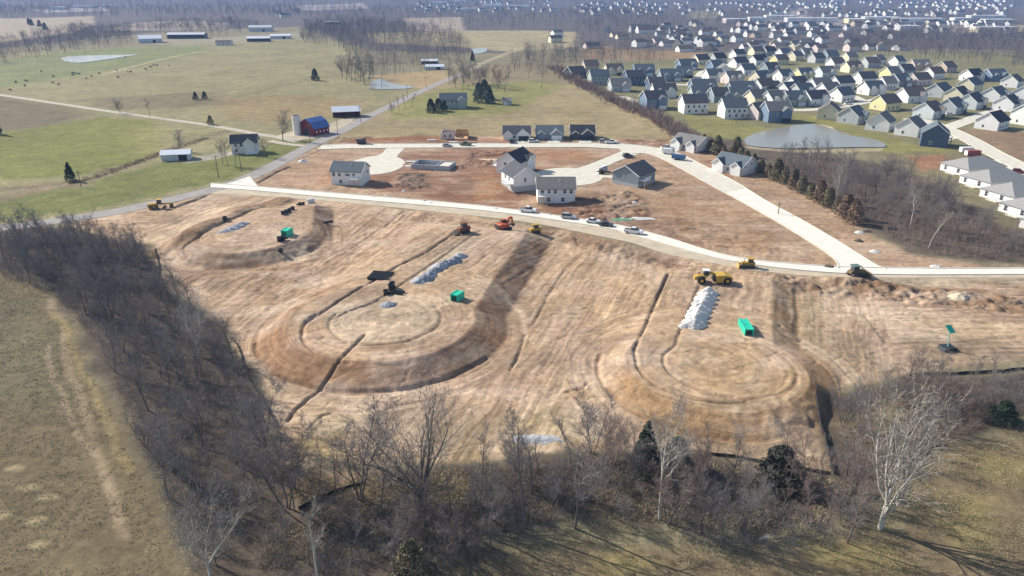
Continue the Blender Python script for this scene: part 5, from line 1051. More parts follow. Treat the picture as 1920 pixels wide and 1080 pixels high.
def silt_fence(px, label, h=0.55):
    pts = W(px); d = np.r_[0, np.cumsum(np.hypot(*np.diff(pts, axis=0).T))]; n_ = max(int(d[-1] / 1.8), 3); t = np.linspace(0, d[-1], n_)
    q = np.stack([np.interp(t, d, pts[:, 0]), np.interp(t, d, pts[:, 1])], 1); q += NR.normal(0, 0.12, q.shape); z_ = zat(q[:, 0], q[:, 1])
    x0, y0 = q[0]; o = empty('silt_fence', (float(x0), float(y0), float(z_[0])), 0, label, 'fence'); m = MB()
    for i in range(n_ - 1):
        a, b_ = q[i] - q[0], q[i + 1] - q[0]; za, zb = z_[i] - z_[0], z_[i + 1] - z_[0]; e = b_ - a; nn = np.array([-e[1], e[0]]) / np.hypot(*e) * 0.03
        vs_ = [(a[0] - nn[0], a[1] - nn[1], za - 0.4), (b_[0] - nn[0], b_[1] - nn[1], zb - 0.4), (b_[0] - nn[0], b_[1] - nn[1], zb + h), (a[0] - nn[0], a[1] - nn[1], za + h)]; vs_ += [(v[0] + 2 * nn[0], v[1] + 2 * nn[1], v[2]) for v in vs_]
        m.add(vs_, [(0, 1, 2, 3), (7, 6, 5, 4), (2, 6, 7, 3), (0, 4, 5, 1)])
    build('fabric', m, fabric_black, o)
    for i in range(n_): build('stake', MB().box(q[i][0] - x0 - 0.04, q[i][0] - x0 + 0.04, q[i][1] - y0 - 0.04, q[i][1] - y0 + 0.04, z_[i] - z_[0] - 0.3, z_[i] - z_[0] + h + 0.15), pole_wood, o)
silt_fence([(1526, 732), (1527, 760), (1532, 785), (1545, 820), (1553, 850), (1562, 888)], 'sagging black silt fence running down from the southeast court to the trees', 0.8)
silt_fence([(1325, 852), (1380, 858), (1440, 872), (1500, 880), (1560, 890)], 'low black silt fence along the trees at the southern site edge')
silt_fence([(440, 642), (452, 665), (458, 690), (475, 725), (505, 770), (520, 800)], 'black silt fence along the thicket west of the central court')
silt_fence([(290, 472), (300, 500), (296, 525), (280, 545)], 'short black silt fence at the corner of the western thicket'); silt_fence([(560, 955), (590, 940), (640, 920), (690, 905)], 'black silt fence crossing the clearing by the creek')
silt_fence([(1700, 706), (1780, 702), (1870, 698), (1930, 693)], 'long black silt fence on the eastern meadow edge')
# utility poles
for k, (q, hp) in enumerate((((410, 333), 9), ((453, 322), 8), ((582, 269), 9), ((634, 258), 9), ((676, 229), 9), ((764, 184), 9), ((799, 165), 8), ((842, 152), 8), ((531, 265), 9), ((716, 166), 9), ((1459, 401), 4), ((152, 350), 6), ((1380, 232), 6))):
    x, y, z = at(*q); o = empty('utility_pole', (x, y, z), 0.5, 'brown wooden utility pole standing along the rural road and yards', 'pole', 'utility poles'); build('post', MB().tube((0, 0, -0.3), (0, 0, hp), 0.16, 0.11, n=8), pole_wood, o)
    ca_ = build('crossarm', MB().box(-1.1, 1.1, -0.06, 0.06, hp - 0.8, hp - 0.66), pole_wood, o)
    for sx in (-1, 0, 1): build('insulator', MB().tube((sx, 0, hp - 0.66), (sx, 0, hp - 0.46), 0.06, n=6), metal_grey, ca_)
# cattle
sk = [(0.9, 0, 1.05), (0.3, 0, 1.0), (-0.5, 0, 1.02), (-0.85, 0, 1.05), (1.25, 0, 1.25), (1.6, 0, 1.1), (0.75, 0.22, 0.5), (0.75, 0.22, 0.0), (0.75, -0.22, 0.5), (0.75, -0.22, 0.0), (-0.75, 0.22, 0.55), (-0.8, 0.22, 0.0), (-0.75, -0.22, 0.55), (-0.8, -0.22, 0.0), (-1.0, 0, 0.6)]
ed = [(0, 1), (1, 2), (2, 3), (0, 4), (4, 5), (0, 6), (6, 7), (0, 8), (8, 9), (3, 10), (10, 11), (3, 12), (12, 13), (3, 14)]
rad = [0.34, 0.4, 0.38, 0.3, 0.2, 0.13, 0.11, 0.08, 0.11, 0.08, 0.13, 0.08, 0.13, 0.08, 0.04]
cme = bpy.data.meshes.new('cow_skeleton'); cme.from_pydata(sk, ed, []); co = bpy.data.objects.new('cow_tmp', cme); COL.objects.link(co)
mdf = co.modifiers.new('skin', 'SKIN'); co.modifiers.new('sub', 'SUBSURF').levels = 1
for i, v in enumerate(cme.skin_vertices[0].data): v.radius = (rad[i], rad[i]); v.use_root = (i == 1)
dg = bpy.context.evaluated_depsgraph_get(); cow_me = bpy.data.meshes.new_from_object(co.evaluated_get(dg)); bpy.data.objects.remove(co); bpy.data.meshes.remove(cme)
cow_me.materials.clear()
for q in ((78, 135), (100, 145), (30, 155), (50, 153), (47, 162), (20, 170), (99, 156), (110, 160), (137, 138), (142, 139), (148, 140), (137, 142), (187, 139), (162, 148), (172, 144), (219, 133), (222, 146), (240, 136), (246, 136), (274, 131), (282, 127), (288, 123), (294, 124), (317, 124), (235, 108)):
    x, y = P(*q); link('cow', cow_me, cow_mat, None, (float(x), float(y), float(zat(x, y))), R.uniform(0, 6.28), 'black cow grazing on the green hill pasture below the pond', 'cow', 'cattle on the hill pasture')

# ------------------------------------------------------------------ trees
def seg_mesh(name, P0, P1, R0, R1, sides):
    P0 = np.asarray(P0); P1 = np.asarray(P1); d = P1 - P0; d /= np.linalg.norm(d, axis=1)[:, None] + 1e-9
    ref = np.where(np.abs(d[:, 2:3]) < 0.9, np.array([[0, 0, 1.0]]), np.array([[1.0, 0, 0]]))
    a = np.cross(d, ref); a /= np.linalg.norm(a, axis=1)[:, None]; b = np.cross(d, a); n_ = len(P0)
    if sides == 2:
        t = NR.uniform(0, math.pi, n_)[:, None]; a = a * np.cos(t) + b * np.sin(t)
        V = np.stack([P0 - a * R0[:, None], P0 + a * R0[:, None], P1 + a * R1[:, None], P1 - a * R1[:, None]], 1).reshape(-1, 3)
        return V, np.arange(4 * n_).reshape(-1, 4)
    rings = []
    for Pq, Rq in ((P0, R0), (P1, R1)):
        for k in range(sides):
            t = 2 * math.pi * k / sides; rings.append(Pq + (a * math.cos(t) + b * math.sin(t)) * Rq[:, None])
    V = np.stack(rings, 1).reshape(-1, 3); base = (np.arange(n_) * 2 * sides)[:, None]; fs = []
    for k in range(sides): fs.append(np.concatenate([base + k, base + (k + 1) % sides, base + sides + (k + 1) % sides, base + sides + k], 1))
    return V, np.concatenate(fs, 0)
def join(parts):
    vs_, fs_, o = [], [], 0
    for V, Fq in parts: vs_.append(V); fs_.append(Fq + o); o += len(V)
    return np.concatenate(vs_), np.concatenate(fs_)
def grow(seed, h, style):
    r = random.Random(seed); lev = {0: [], 1: [], 2: [], 3: [], 4: []}
    def br(p, d, L, rad, level):
        ns = (7, 5, 4, 3, 2)[level]; pts = [p]; q = p.copy(); dd = d.copy(); rr = rad
        wig = (0.07, 0.16, 0.24, 0.32, 0.4)[level]
        for i in range(ns):
            dd = dd + Vector((r.gauss(0, wig), r.gauss(0, wig), r.gauss(0, wig) + (0.10 if level else 0.05))); dd.normalize()
            nq = q + dd * (L / ns); nr = rad * (1 - 0.78 * (i + 1) / ns) if level else rad * (1 - 0.72 * (i + 1) / ns)
            lev[level].append((q.copy(), nq.copy(), rr, nr)); q = nq; rr = nr; pts.append(q.copy())
            if level < 4:
                f = (i + 1) / ns
                start = {'tall': 0.38, 'broad': 0.22, 'multi': 0.2, 'slim': 0.45, 'fan': 0.3}[style] if level == 0 else 0.2
                if f >= start:
                    nch = {0: {'tall': 2, 'broad': 3, 'multi': 1 + (i % 2), 'slim': 2, 'fan': 2}[style], 1: 1 + (r.random() < 0.6), 2: 2, 3: 2}[level]
                    for c in range(nch):
                        an = r.uniform(0, 6.283); sp = {'tall': 0.65, 'broad': 0.95, 'multi': 0.6, 'slim': 0.5, 'fan': 0.55}[style] * r.uniform(0.7, 1.3)
                        ax = dd.cross(Vector((math.cos(an), math.sin(an), 0.3))); ax.normalize()
                        nd = Matrix.Rotation(sp, 3, ax) @ dd
                        cl = L * {0: {'tall': 0.42, 'broad': 0.55, 'multi': 0.45, 'slim': 0.3, 'fan': 0.4}[style], 1: 0.5, 2: 0.5, 3: 0.55}[level] * r.uniform(0.65, 1.2) * (1.15 - 0.45 * f)
                        br(q.copy(), nd, cl, max(nr * 0.66, 0.012), level + 1)
    if style == 'fan':
        for k in range(4): lev[0].append((Vector((0, 0, -0.3 + k * h * 0.06)), Vector((0.1 * k, 0, -0.3 + (k + 1) * h * 0.06)), h * 0.02 * (1 - 0.06 * k), h * 0.02 * (0.94 - 0.06 * k)))
        for k in range(9):
            a = k * 0.7 + r.random() * 0.4; tl = r.uniform(0.15, 0.62); zz = h * r.uniform(0.10, 0.23)
            br(Vector((0.25, 0, zz)), Vector((tl * math.cos(a), tl * math.sin(a), 1)).normalized(), h * r.uniform(0.6, 0.78), h * r.uniform(0.006, 0.011), 1)
    elif style == 'multi':
        for k in range(3):
            a = k * 2.1 + r.random(); br(Vector((0.2 * math.cos(a), 0.2 * math.sin(a), -0.2)), Vector((0.28 * math.cos(a), 0.28 * math.sin(a), 1)).normalized(), h * 0.85, h * 0.011, 0)
    else: br(Vector((0, 0, -0.3)), Vector((r.gauss(0, 0.04), r.gauss(0, 0.04), 1)).normalized(), h * 0.9, h * (0.019 if style == 'broad' else 0.014), 0)
    def arr(k): 
        q = lev[k]; return np.array([x[0] for x in q]), np.array([x[1] for x in q]), np.array([x[2] for x in q]), np.array([x[3] for x in q])
    tr = join([seg_mesh('', *arr(0), 6), seg_mesh('', *arr(1), 4)])
    l4 = arr(4); keep = NR.random(len(l4[0])) < 0.55
    cr = join([seg_mesh('', *arr(2), 3), seg_mesh('', arr(3)[0], arr(3)[1], np.maximum(arr(3)[2], 0.016), np.maximum(arr(3)[3], 0.012), 2), seg_mesh('', l4[0][keep], l4[1][keep], np.full(keep.sum(), 0.013), np.full(keep.sum(), 0.008), 2)])
    return np_mesh('trunk', *tr), np_mesh('crown', *cr)
PROTO = {}
for i_, (st_, hh) in enumerate((('tall', 15), ('tall', 17), ('tall', 13), ('broad', 14), ('broad', 16), ('multi', 12), ('multi', 10), ('slim', 15), ('slim', 12), ('fan', 16), ('fan', 14))): PROTO[i_] = (*grow(100 + i_, hh, st_), hh, st_)
def bare_tree(px, hh, kind, label, group, pale=False, tw=None, xy=None):
    t_, c_, h0, _ = PROTO[kind]; 
    if xy is None: x, y, z = at(*px)
    else: x, y = xy; z = float(zat(x, y))
    if label.startswith('bare tree') or label.startswith('bare dark tree'):
        ad_ = dict(tall='straight', broad='spreading', multi='many-stemmed', slim='slender', fan='fan-shaped')[PROTO[kind][3]]; hl = 8.0
        cl_ = 'pale' if pale else ('reddish' if tw is twig_red else 'grey' if tw is twig_grey else 'brown-grey')
        label = '%s %s %s %s' % ('tall' if hh > hl else 'low', ad_, cl_, label.replace('bare dark tree', 'bare tree'))
    s = hh / h0; o = empty('bare_tree', (float(x), float(y), z), R.uniform(0, 6.28), label, 'tree', group); o.scale = (s * R.uniform(0.9, 1.1), s * R.uniform(0.9, 1.1), s)
    link('trunk', t_, pale_bark if pale else bark, o); link('crown', c_, pale_twig if pale else (tw or twig), o); return o
def scatter(poly, cnt, mind, seed=0, world=False):
    pts = np.asarray(poly, float) if world else W(poly); lo, hi = pts.min(0), pts.max(0); rg = np.random.default_rng(seed); out = []
    for _ in range(cnt * 60):
        if len(out) >= cnt: break
        q = rg.uniform(lo, hi)
        if not inside(q[:1], q[1:], pts)[0]: continue
        if out and (np.hypot(*(np.array(out) - q).T) < mind).any(): continue
        out.append(q)
    return np.array(out)
LEFTW = [(0, 445), (130, 440), (270, 470), (290, 530), (390, 605), (435, 665), (480, 760), (520, 860), (500, 960), (420, 1070), (340, 1070), (300, 920), (235, 770), (190, 660), (110, 560), (0, 520)]
BOTW = [(520, 900), (600, 905), (700, 900), (860, 880), (1200, 862), (1330, 875), (1560, 905), (1640, 930), (1600, 1020), (1400, 1040), (1150, 990), (980, 1000), (820, 1080), (560, 1090), (480, 1070)]
RIGHTW = [(1560, 760), (1700, 712), (1930, 700), (1990, 700), (1990, 780), (1900, 780), (1780, 820), (1680, 900), (1590, 900)]
CREEKW = [(1480, 285), (1560, 300), (1700, 350), (1800, 400), (1900, 440), (1960, 470), (1880, 490), (1760, 482), (1680, 455), (1620, 410), (1540, 360), (1470, 320)]
for q in scatter(LEFTW, 116, 2.6, 1): bare_tree(None, R.uniform(5, 11.5), R.randrange(9), 'bare dark tree in the dense thicket left of the earthworks', 'bare trees of the western thicket', xy=q, tw=R.choice([twig, twig_grey, twig_grey]))
for q in scatter(BOTW, 76, 2.8, 2): bare_tree(None, R.uniform(4.5, 10), R.choice([0, 1, 2, 3, 5, 6, 7, 7, 8, 8]), 'bare tree in the brushy strip south of the earthworks', 'bare trees of the southern strip', xy=q, tw=R.choice([twig, twig_red]))
for q in scatter(RIGHTW, 34, 3.0, 3): bare_tree(None, R.uniform(4, 8), R.choice([0, 2, 3, 5, 6, 8]), 'bare tree in the scrub east of the black silt fence', 'bare trees of the eastern scrub', xy=q, tw=R.choice([twig, twig_red]))
for q in scatter(CREEKW, 50, 3.0, 4): bare_tree(None, R.uniform(6, 12), R.randrange(9), 'bare tree in the creek wood beside the row houses', 'bare trees of the creek wood', xy=q, pale=R.random() < 0.15)
for q, hh, kd, lb in (((1650, 992), 21, 9, 'large white-barked tree with spreading limbs at the edge of the grass'), ((1237, 975), 17, 0, 'white-barked tree with a long low bough among the southern brush'), ((600, 1100), 13, 7, 'slender pale-barked tree with many side twigs in the southern strip'), ((372, 668), 12, 10, 'white-barked tree standing out of the dark western thicket'), ((395, 1080), 11, 10, 'pale leaning tree at the foot of the western thicket'), ((1570, 300 + 88), 15, 1, 'white-barked tree rising above the cedars by the pond')):
    bare_tree(q, hh, kd, lb, None, pale=True)
for q, hh, kd, lb in (((790, 958), 19, 10, 'tall dark forked tree rising over the dirt at the southern site edge'), ((676, 935), 15, 5, 'dark many-stemmed tree beside the clearing silt fence'), ((982, 1000), 18, 7, 'tall slim bare tree left of the pale riprap'), ((1078, 990), 15, 2, 'bare slim tree standing on the open grass below the riprap'), ((538, 955), 14, 5, 'bare clump tree at the tip of the clearing'), ((1110, 850), 10, 6, 'airy grey bush-like tree beside the southeast court bank'),
                      ((530, 262), 13, 4, 'large bare tree beside the white silo'), ((418, 309), 10, 0, 'bare yard tree left of the white farmhouse'), ((428, 310), 10, 2, 'second bare yard tree left of the white farmhouse'), ((441, 311), 9, 8, 'slim bare tree close to the farmhouse wall'), ((497, 295), 8, 3, 'small bare tree in front of the farmhouse'), ((334, 284), 9, 4, 'bare tree behind the low grey metal shed'), ((571, 80), 16, 4, 'wide bare oak at the top of the hill pasture'), ((225, 212), 8, 6, 'small bare tree beside the farm lane'), ((281, 220), 10, 8, 'thin bare tree on the farm lane bend')):
    bare_tree(q, hh, kd, lb, None)
for q in ((650, 150), (660, 154), (668, 156), (676, 152), (684, 158), (692, 150), (700, 146), (642, 146), (655, 143), (672, 144)): bare_tree(q, R.uniform(14, 18), R.randrange(5), 'tall bare tree in the grove above the small blue pond', 'bare trees by the small pond')
for q in ((842, 158), (855, 165), (867, 172), (878, 168), (888, 160), (898, 163), (908, 158), (924, 160), (935, 166), (946, 172), (952, 160), (870, 155), (1015, 165)): bare_tree(q, R.uniform(12, 17), R.randrange(9), 'bare tree in the roadside row behind the pale green house', 'bare roadside trees', tw=R.choice([twig, twig_red]))
for q in ((735, 213), (748, 210), (760, 205), (772, 202)): bare_tree(q, R.uniform(6, 9), R.randrange(9), 'small bare tree between the rural road and the dark evergreens', 'bare trees by the evergreens')
# evergreens
def conifer(seed, h, r, n_, shape='cone'):
    rg = np.random.default_rng(seed); t = rg.random(n_) ** 0.8; zz = 0.06 * h + t * 0.94 * h
    prof = (1 - t) ** 0.8 if shape == 'cone' else np.clip(np.sqrt(np.clip(1 - (2 * t - 0.7) ** 2 / 1.7, 0.02, 1)) * (1.12 - 0.5 * t), 0, 1)
    lob = 0.75 + 0.35 * vnoise(rg.random(n_) * 0 + zz * 1.2, rg.random(n_), seed); a = rg.uniform(0, 6.283, n_); lob = 0.35 + 0.55 * vnoise(zz * 0.9, np.cos(a) * 1.6 + 5, seed) + 0.45 * vnoise(zz * 2.1, np.sin(a) * 2.2 + 9 + np.cos(a), seed + 3)
    rr = r * prof * lob * np.sqrt(rg.uniform(0.25, 1, n_)); c = np.stack([rr * np.cos(a), rr * np.sin(a), zz - 0.2 * rr], 1)
    s = rg.uniform(0.18, 0.42, n_)[:, None] * (h / 8) ** 0.5; u = rg.normal(0, 1, (n_, 3)); u[:, 2] *= 0.5; u /= np.linalg.norm(u, axis=1)[:, None]; w = np.cross(u, rg.normal(0, 1, (n_, 3))); w /= np.linalg.norm(w, axis=1)[:, None]
    V = np.stack([c - u * s, c + w * s * 0.6, c + u * s, c - w * s * 0.6], 1).reshape(-1, 3)
    tv_, tf = seg_mesh('', np.array([[0, 0, -0.3]]), np.array([[0, 0, h * 0.8]]), np.array([h * 0.025]), np.array([h * 0.006]), 6)
    return np_mesh('crown', V, np.arange(4 * n_).reshape(-1, 4)), np_mesh('trunk', tv_, tf), h
EV = [conifer(1, 8, 2.6, 1700), conifer(2, 9, 3.4, 2000, 'round'), conifer(3, 7, 2.0, 1300), conifer(4, 7, 3.0, 1500, 'round'), conifer(5, 9, 3.0, 1500, 'round'), conifer(6, 8, 2.5, 1200)]
def evergreen(px, hh, kind, m_, label, group=None, wide=1.0, name='evergreen_tree'):
    c_, t_, h0 = EV[kind]; x, y, z = at(*px); o = empty(name, (x, y, z), R.uniform(0, 6.28), label, 'tree', group); s = hh / h0; o.scale = (s * wide, s * wide, s); link('trunk', t_, bark, o); link('crown', c_, m_, o)
evergreen((133, 338), 7, 0, needle, 'dark conical evergreen alone beside the grassy ditch', None, 1.1); evergreen((591, 151), 9, 1, needle, 'round dark evergreen alone on the hill pasture'); evergreen((-4, 252), 9, 0, needle, 'dark evergreen at the edge of the western green field')
evergreen((808, 211), 8, 1, needle, 'dark green broad evergreen in front of the pale green house', None, 1.1); evergreen((822, 209), 7.5, 3, needle, 'dark evergreen touching the wall of the pale green house', None, 1.2); evergreen((833, 208), 6, 3, needle, 'lower dark evergreen at the end of the hedge clump', None, 1.0)
evergreen((897, 192), 12, 4, needle_blue, 'tall blue-green pine left in the lawn cluster'); evergreen((918, 194), 11, 0, needle_blue, 'blue-green spruce with dark centre beside the garden shed', None, 1.3); evergreen((908, 186), 12.5, 1, needle_blue, 'tall blue-green pine behind the spruce of the lawn cluster')
evergreen((395, 234), 5, 3, cedar, 'round brown-green tree beside the farm lane'); evergreen((367, 187), 5, 3, needle, 'small round evergreen of the pasture pair', 'pasture evergreen pair'); evergreen((384, 186), 5, 3, needle, 'small round evergreen of the pasture pair', 'pasture evergreen pair')
evergreen((886, 115), 10, 0, needle, 'dark evergreen beside the far white driveway'); evergreen((1212, 850), 6, 0, needle, 'dark conical evergreen at the southern site edge', None, 1.2); evergreen((1268, 870), 5, 3, needle_blue, 'low grey-green evergreen bush right of the conical one', None, 1.3); evergreen((1460, 905), 6.5, 3, mat('cedar_grey', (0.055, 0.058, 0.042), 0.9, 0.3), 'broad grey-green cedar at the end of the southern silt fence', None, 1.5); evergreen((770, 1070), 5, 3, cedar, 'dull green cedar at the bottom of the southern strip', None, 1.2)
evergreen((1880, 790), 4, 3, needle, 'low dark evergreen under the eastern scrub', None, 1.6)
for q in ((60, 48), (75, 50), (85, 56), (55, 46)): evergreen(q, 11, 1, needle, 'dark round evergreen standing on the far tan field', 'evergreens on the far field')
for k, q in enumerate(((1318, 277), (1332, 283), (1344, 290), (1356, 294), (1374, 300), (1388, 306), (1398, 312), (1412, 318), (1426, 324), (1440, 332), (1455, 338), (1470, 345), (1485, 354), (1502, 362), (1520, 372), (1536, 380), (1552, 388), (1568, 398), (1585, 408), (1462, 330), (1490, 340), (1600, 420), (1380, 292), (1350, 282))):
    evergreen(q, R.uniform(5, 8.5), (1, 4, 3, 4)[k % 4], cedar if k % 3 else cedar_red, '%s %s cedar in the row between the curving street and the pond' % ('broad' if k % 4 in (2, 0) else 'narrower', 'green-brown' if k % 3 else 'rusty brown'), 'cedar row along the creek', 1.05, 'cedar_tree')

# ------------------------------------------------------------------ brush, hedgerow, far woods and grass (masses)
def brush_mass(name, spec, material, label, cat):
    P0, P1, R0, R1 = [], [], [], []
    for pts, h0, h1, ntw, rad in spec:
        n_ = len(pts); z_ = zat(pts[:, 0], pts[:, 1]); hh = NR.uniform(h0, h1, n_)
        for k in range(ntw):
            a = NR.uniform(0, 6.283, n_); el_ = NR.uniform(0.5, 1.5, n_); L = hh * NR.uniform(0.4, 1.0, n_)
            b0 = np.stack([pts[:, 0] + NR.normal(0, 0.35, n_), pts[:, 1] + NR.normal(0, 0.35, n_), z_ + hh * NR.uniform(-0.05, 0.45, n_)], 1)
            d = np.stack([np.cos(a) * np.cos(el_), np.sin(a) * np.cos(el_), np.sin(el_)], 1)
            P0.append(b0); P1.append(b0 + d * L[:, None] * 0.75); R0.append(np.full(n_, rad)); R1.append(np.full(n_, rad * 0.5))
    V, Fq = seg_mesh('', np.concatenate(P0), np.concatenate(P1), np.concatenate(R0), np.concatenate(R1), 2)
    return link(name, np_mesh(name, V, Fq), material, label=label, cat=cat, kind='stuff')
def fast_scatter(poly, cnt, seed, thr=0.0, fr=9.0):
    pts = W(poly); lo, hi = pts.min(0), pts.max(0); rg = np.random.default_rng(seed); out = np.zeros((0, 2))
    while len(out) < cnt:
        q = rg.uniform(lo, hi, (cnt * 3, 2)); q = q[inside(q[:, 0], q[:, 1], pts)]
        if thr: q = q[fbm(q[:, 0] / fr, q[:, 1] / fr, seed, 3) > thr]
        out = np.r_[out, q]
    return out[:cnt]
brush_mass('brush', [(fast_scatter(LEFTW, 2600, 21), 1.0, 4.5, 16, 0.016), (fast_scatter(BOTW, 1500, 22, 0.45), 0.7, 2.8, 16, 0.016)], twig_grey, 'tangled grey-brown brush filling the creek thickets', 'brush')
brush_mass('brush', [(fast_scatter(RIGHTW, 900, 23, 0.42), 0.7, 2.4, 14, 0.015), (fast_scatter(CREEKW, 1300, 24), 1.0, 4.0, 16, 0.022), (fast_scatter(BOTW, 600, 26, 0.45), 0.6, 2.0, 14, 0.014)], twig_red, 'reddish-brown scrub under the eastern and creek-side trees', 'brush')
hedge = W([(1040, 130), (1062, 145), (1090, 160), (1110, 170), (1150, 190), (1185, 205), (1225, 222), (1265, 245), (1300, 268), (1330, 285)]); hp = smooth_line(hedge, 700) + NR.normal(0, 3.2, (700, 2))
brush_mass('hedgerow_brush', [(hp, 2.5, 6.5, 30, 0.06)], twig_red, 'brown bare hedgerow dividing the tan field from the subdivision', 'hedgerow')
ditch = smooth_line(W([(130, 345), (200, 325), (250, 306), (290, 292), (330, 278), (390, 258)]), 260) + NR.normal(0, 1.2, (260, 2))
brush_mass('ditch_weeds', [(ditch, 0.5, 1.4, 16, 0.03)], mat('weeds', (0.20, 0.15, 0.09), 0.95, 0.3, 0.3), 'dry brown weeds along the field ditch', 'weeds')
def woods(name, zones, material, label):
    parts = []
    for poly, cnt, h0, h1, ntw, seed in zones:
        q = fast_scatter(poly, cnt, seed, 0.0); z_ = zat(q[:, 0], q[:, 1]); n_ = len(q); hh = NR.uniform(h0, h1, n_); dist = np.hypot(q[:, 0], q[:, 1]); wsc = np.clip(dist / 1000, 0.5, 3)
        b0 = np.c_[q, z_ - 0.3]; b1 = np.c_[q + NR.normal(0, 0.4, (n_, 2)), z_ + hh * 0.7]; parts.append(seg_mesh('', b0, b1, 0.14 * wsc + 0.08, 0.05 * wsc, 3))
        for k in range(ntw):
            a = NR.uniform(0, 6.283, n_); t = NR.uniform(0.3, 0.85, n_); el_ = NR.uniform(0.1, 1.4, n_); L = hh * NR.uniform(0.15, 0.36, n_) * (1.1 - 0.4 * t); ro = hh * 0.16 * NR.uniform(0, 1, n_) ** 0.6
            s0 = np.stack([q[:, 0] + np.cos(a) * ro, q[:, 1] + np.sin(a) * ro, z_ + hh * t * 0.9], 1); d = np.stack([np.cos(a) * np.cos(el_), np.sin(a) * np.cos(el_), np.sin(el_)], 1)
            rd = 0.055 * wsc * NR.uniform(0.7, 1.6, n_); parts.append(seg_mesh('', s0, s0 + d * L[:, None], rd, rd * 0.4, 2))
    V, Fq = join(parts); return link(name, np_mesh(name, V, Fq), material, label=label, cat='woodland', kind='stuff')
woods('bare_woodland', [([(-260, 150), (-60, 132), (60, 112), (250, 86), (245, 60), (150, 54), (60, 74), (0, 84), (-260, 100)], 520, 13, 19, 34, 31), ([(190, 70), (260, 60), (420, 70), (500, 52), (430, 41), (300, 44)], 260, 12, 17, 30, 32)], far_bark, 'grey bare tree belt beyond the hilltop barns')
woods('bare_woodland', [([(575, 82), (640, 98), (680, 132), (720, 148), (790, 138), (860, 128), (890, 100), (850, 66), (700, 44), (570, 46)], 900, 13, 19, 34, 33), ([(960, 98), (1060, 92), (1100, 110), (1070, 132), (1000, 150), (950, 140)], 130, 12, 17, 34, 34), ([(1060, 92), (1200, 92), (1260, 110), (1200, 128), (1080, 128)], 120, 12, 17, 30, 35)], far_bark, 'dark bare wood behind the small blue pond and rural road')
woods('bare_woodland', [([(-700, 34), (560, 34), (760, 60), (1060, 56), (1240, 85), (1240, 24), (560, 14), (-700, 14)], 2600, 13, 19, 16, 36), ([(1560, 96), (1700, 108), (1900, 128), (2100, 140), (2100, 64), (1700, 60), (1580, 72)], 1900, 10, 15, 22, 37), ([(1080, 95), (1480, 100), (1620, 66), (1900, 62), (1900, 20), (1080, 20)], 1500, 10, 16, 16, 38)], far_bark, 'purple-grey bare woodland spreading between the far fields and town')
woods('bare_woodland', [([(-1200, 18), (3000, 18), (3000, -6), (-1200, -6)], 5200, 16, 26, 9, 39)], mat('far_ridge_bark', (0.11, 0.10, 0.105), 0.95, 0.2, 0.01), 'distant blue wooded ridges along the skyline')
# yard trees and shrubs between the subdivision houses
q = fast_scatter([(1280, 120), (1480, 100), (1900, 130), (1900, 200), (1600, 205), (1300, 180)], 90, 44)
brush_mass('yard_shrubs', [(q, 0.8, 2.0, 24, 0.06)], cedar, 'small clipped shrubs around the subdivision houses', 'shrubs')
# dry grass tufts on the near meadows
def grass(name, poly, cnt, seed, h0, h1, material, label, thr=0.4):
    q = fast_scatter(poly, cnt, seed, thr, 5.0); n_ = len(q); z_ = zat(q[:, 0], q[:, 1]); parts = []
    for k in range(4):
        b0 = np.c_[q + NR.normal(0, 0.1, (n_, 2)), z_ - 0.03]; hh = NR.uniform(h0, h1, n_); a = NR.uniform(0, 6.283, n_); b1 = b0 + np.stack([np.cos(a) * hh * 0.6, np.sin(a) * hh * 0.6, hh], 1); parts.append(seg_mesh('', b0, b1, np.full(n_, 0.035), np.full(n_, 0.008), 2))
    V, Fq = join(parts); link(name, np_mesh(name, V, Fq), material, label=label, cat='grass', kind='stuff')
grass('dry_grass', [(-160, 540), (20, 520), (90, 560), (150, 660), (220, 800), (290, 960), (320, 1110), (-200, 1110)], 9000, 51, 0.08, 0.3, grass_dry, 'tall dry meadow grass left of the western thicket')
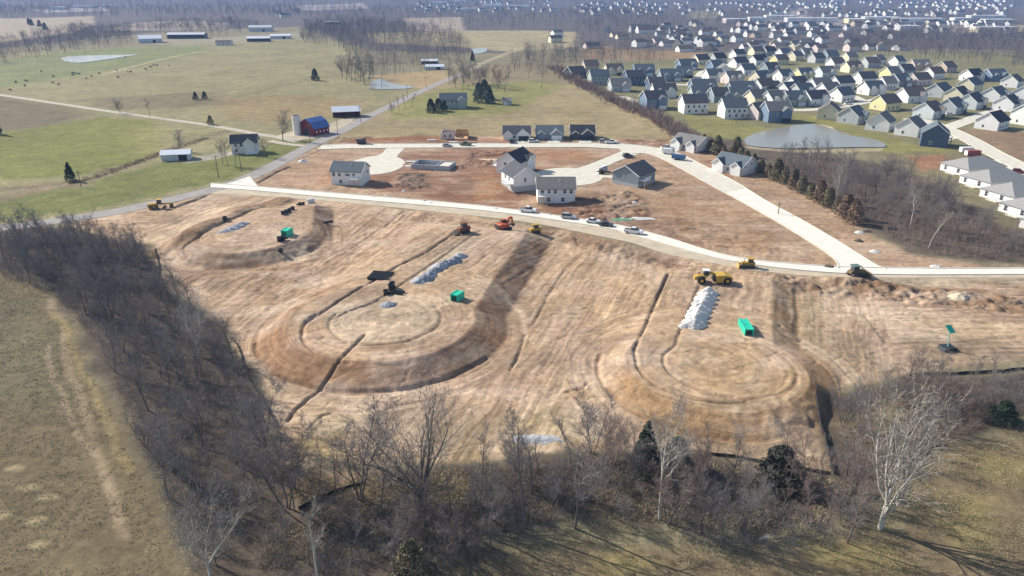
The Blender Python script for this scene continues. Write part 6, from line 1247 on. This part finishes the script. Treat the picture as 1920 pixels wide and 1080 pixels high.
grass('dry_grass', [(700, 1110), (900, 1010), (1100, 975), (1400, 1005), (1600, 990), (1720, 900), (1820, 840), (1990, 800), (1990, 1110)], 9000, 52, 0.06, 0.22, mat('green_grass_blade', (0.38, 0.33, 0.19), 0.9, 0.35, 0.15), 'short winter grass in the clearing south of the creek', 0.45)
grass('dry_grass', [(520, 900), (860, 880), (1330, 870), (1560, 900), (1640, 930), (1500, 1000), (1100, 970), (700, 1050), (480, 1070)], 9000, 53, 0.15, 0.5, grass_dry, 'dry weeds under the southern trees', 0.4)

# distant town buildings too small and many to place one by one
def town_mass():
    vs_, fs_, ms_ = [], [], []
    for poly, cnt, seed in (([(1080, 28), (1480, 34), (1900, 30), (1900, 3), (1080, 5)], 190, 61), ([(1230, 95), (1480, 98), (1620, 60), (1760, 52), (1480, 46), (1230, 50)], 40, 62), ([(780, 24), (1060, 24), (1060, 3), (780, 3)], 45, 63), ([(1690, 62), (1900, 62), (1900, 44), (1690, 44)], 30, 64)):
        for x, y in fast_scatter(poly, cnt, seed, 0.48, 160.0):
            z = float(zat(x, y)); a = R.uniform(0.1, 0.6); L = R.uniform(4, 9); D = R.uniform(3.5, 5); H = R.uniform(3, 5.5); ca_, sa_ = math.cos(a), math.sin(a)
            loc = [(-L, -D, -1), (L, -D, -1), (L, D, -1), (-L, D, -1), (-L, -D, H), (L, -D, H), (L, D, H), (-L, D, H), (-L, 0, H + 3.5), (L, 0, H + 3.5)]
            o = len(vs_); vs_ += [(x + p * ca_ - q * sa_, y + p * sa_ + q * ca_, z + w) for p, q, w in loc]
            fs_ += [tuple(i + o for i in f) for f in ((0, 1, 5, 4), (1, 2, 6), (1, 6, 9), (1, 9, 5), (2, 3, 7, 6), (3, 0, 4), (3, 4, 8), (3, 8, 7), (4, 5, 9, 8), (6, 7, 8, 9))]; ms_ += [0] * 8 + [1] * 2
    me = bpy.data.meshes.new('distant_town'); me.from_pydata(vs_, [], fs_); me.polygons.foreach_set('material_index', ms_); me.update(); link('distant_town', me, [WALL['white'], ROOF['grey']], label='distant white town buildings scattered through the bare woods', cat='town', kind='stuff')
town_mass()
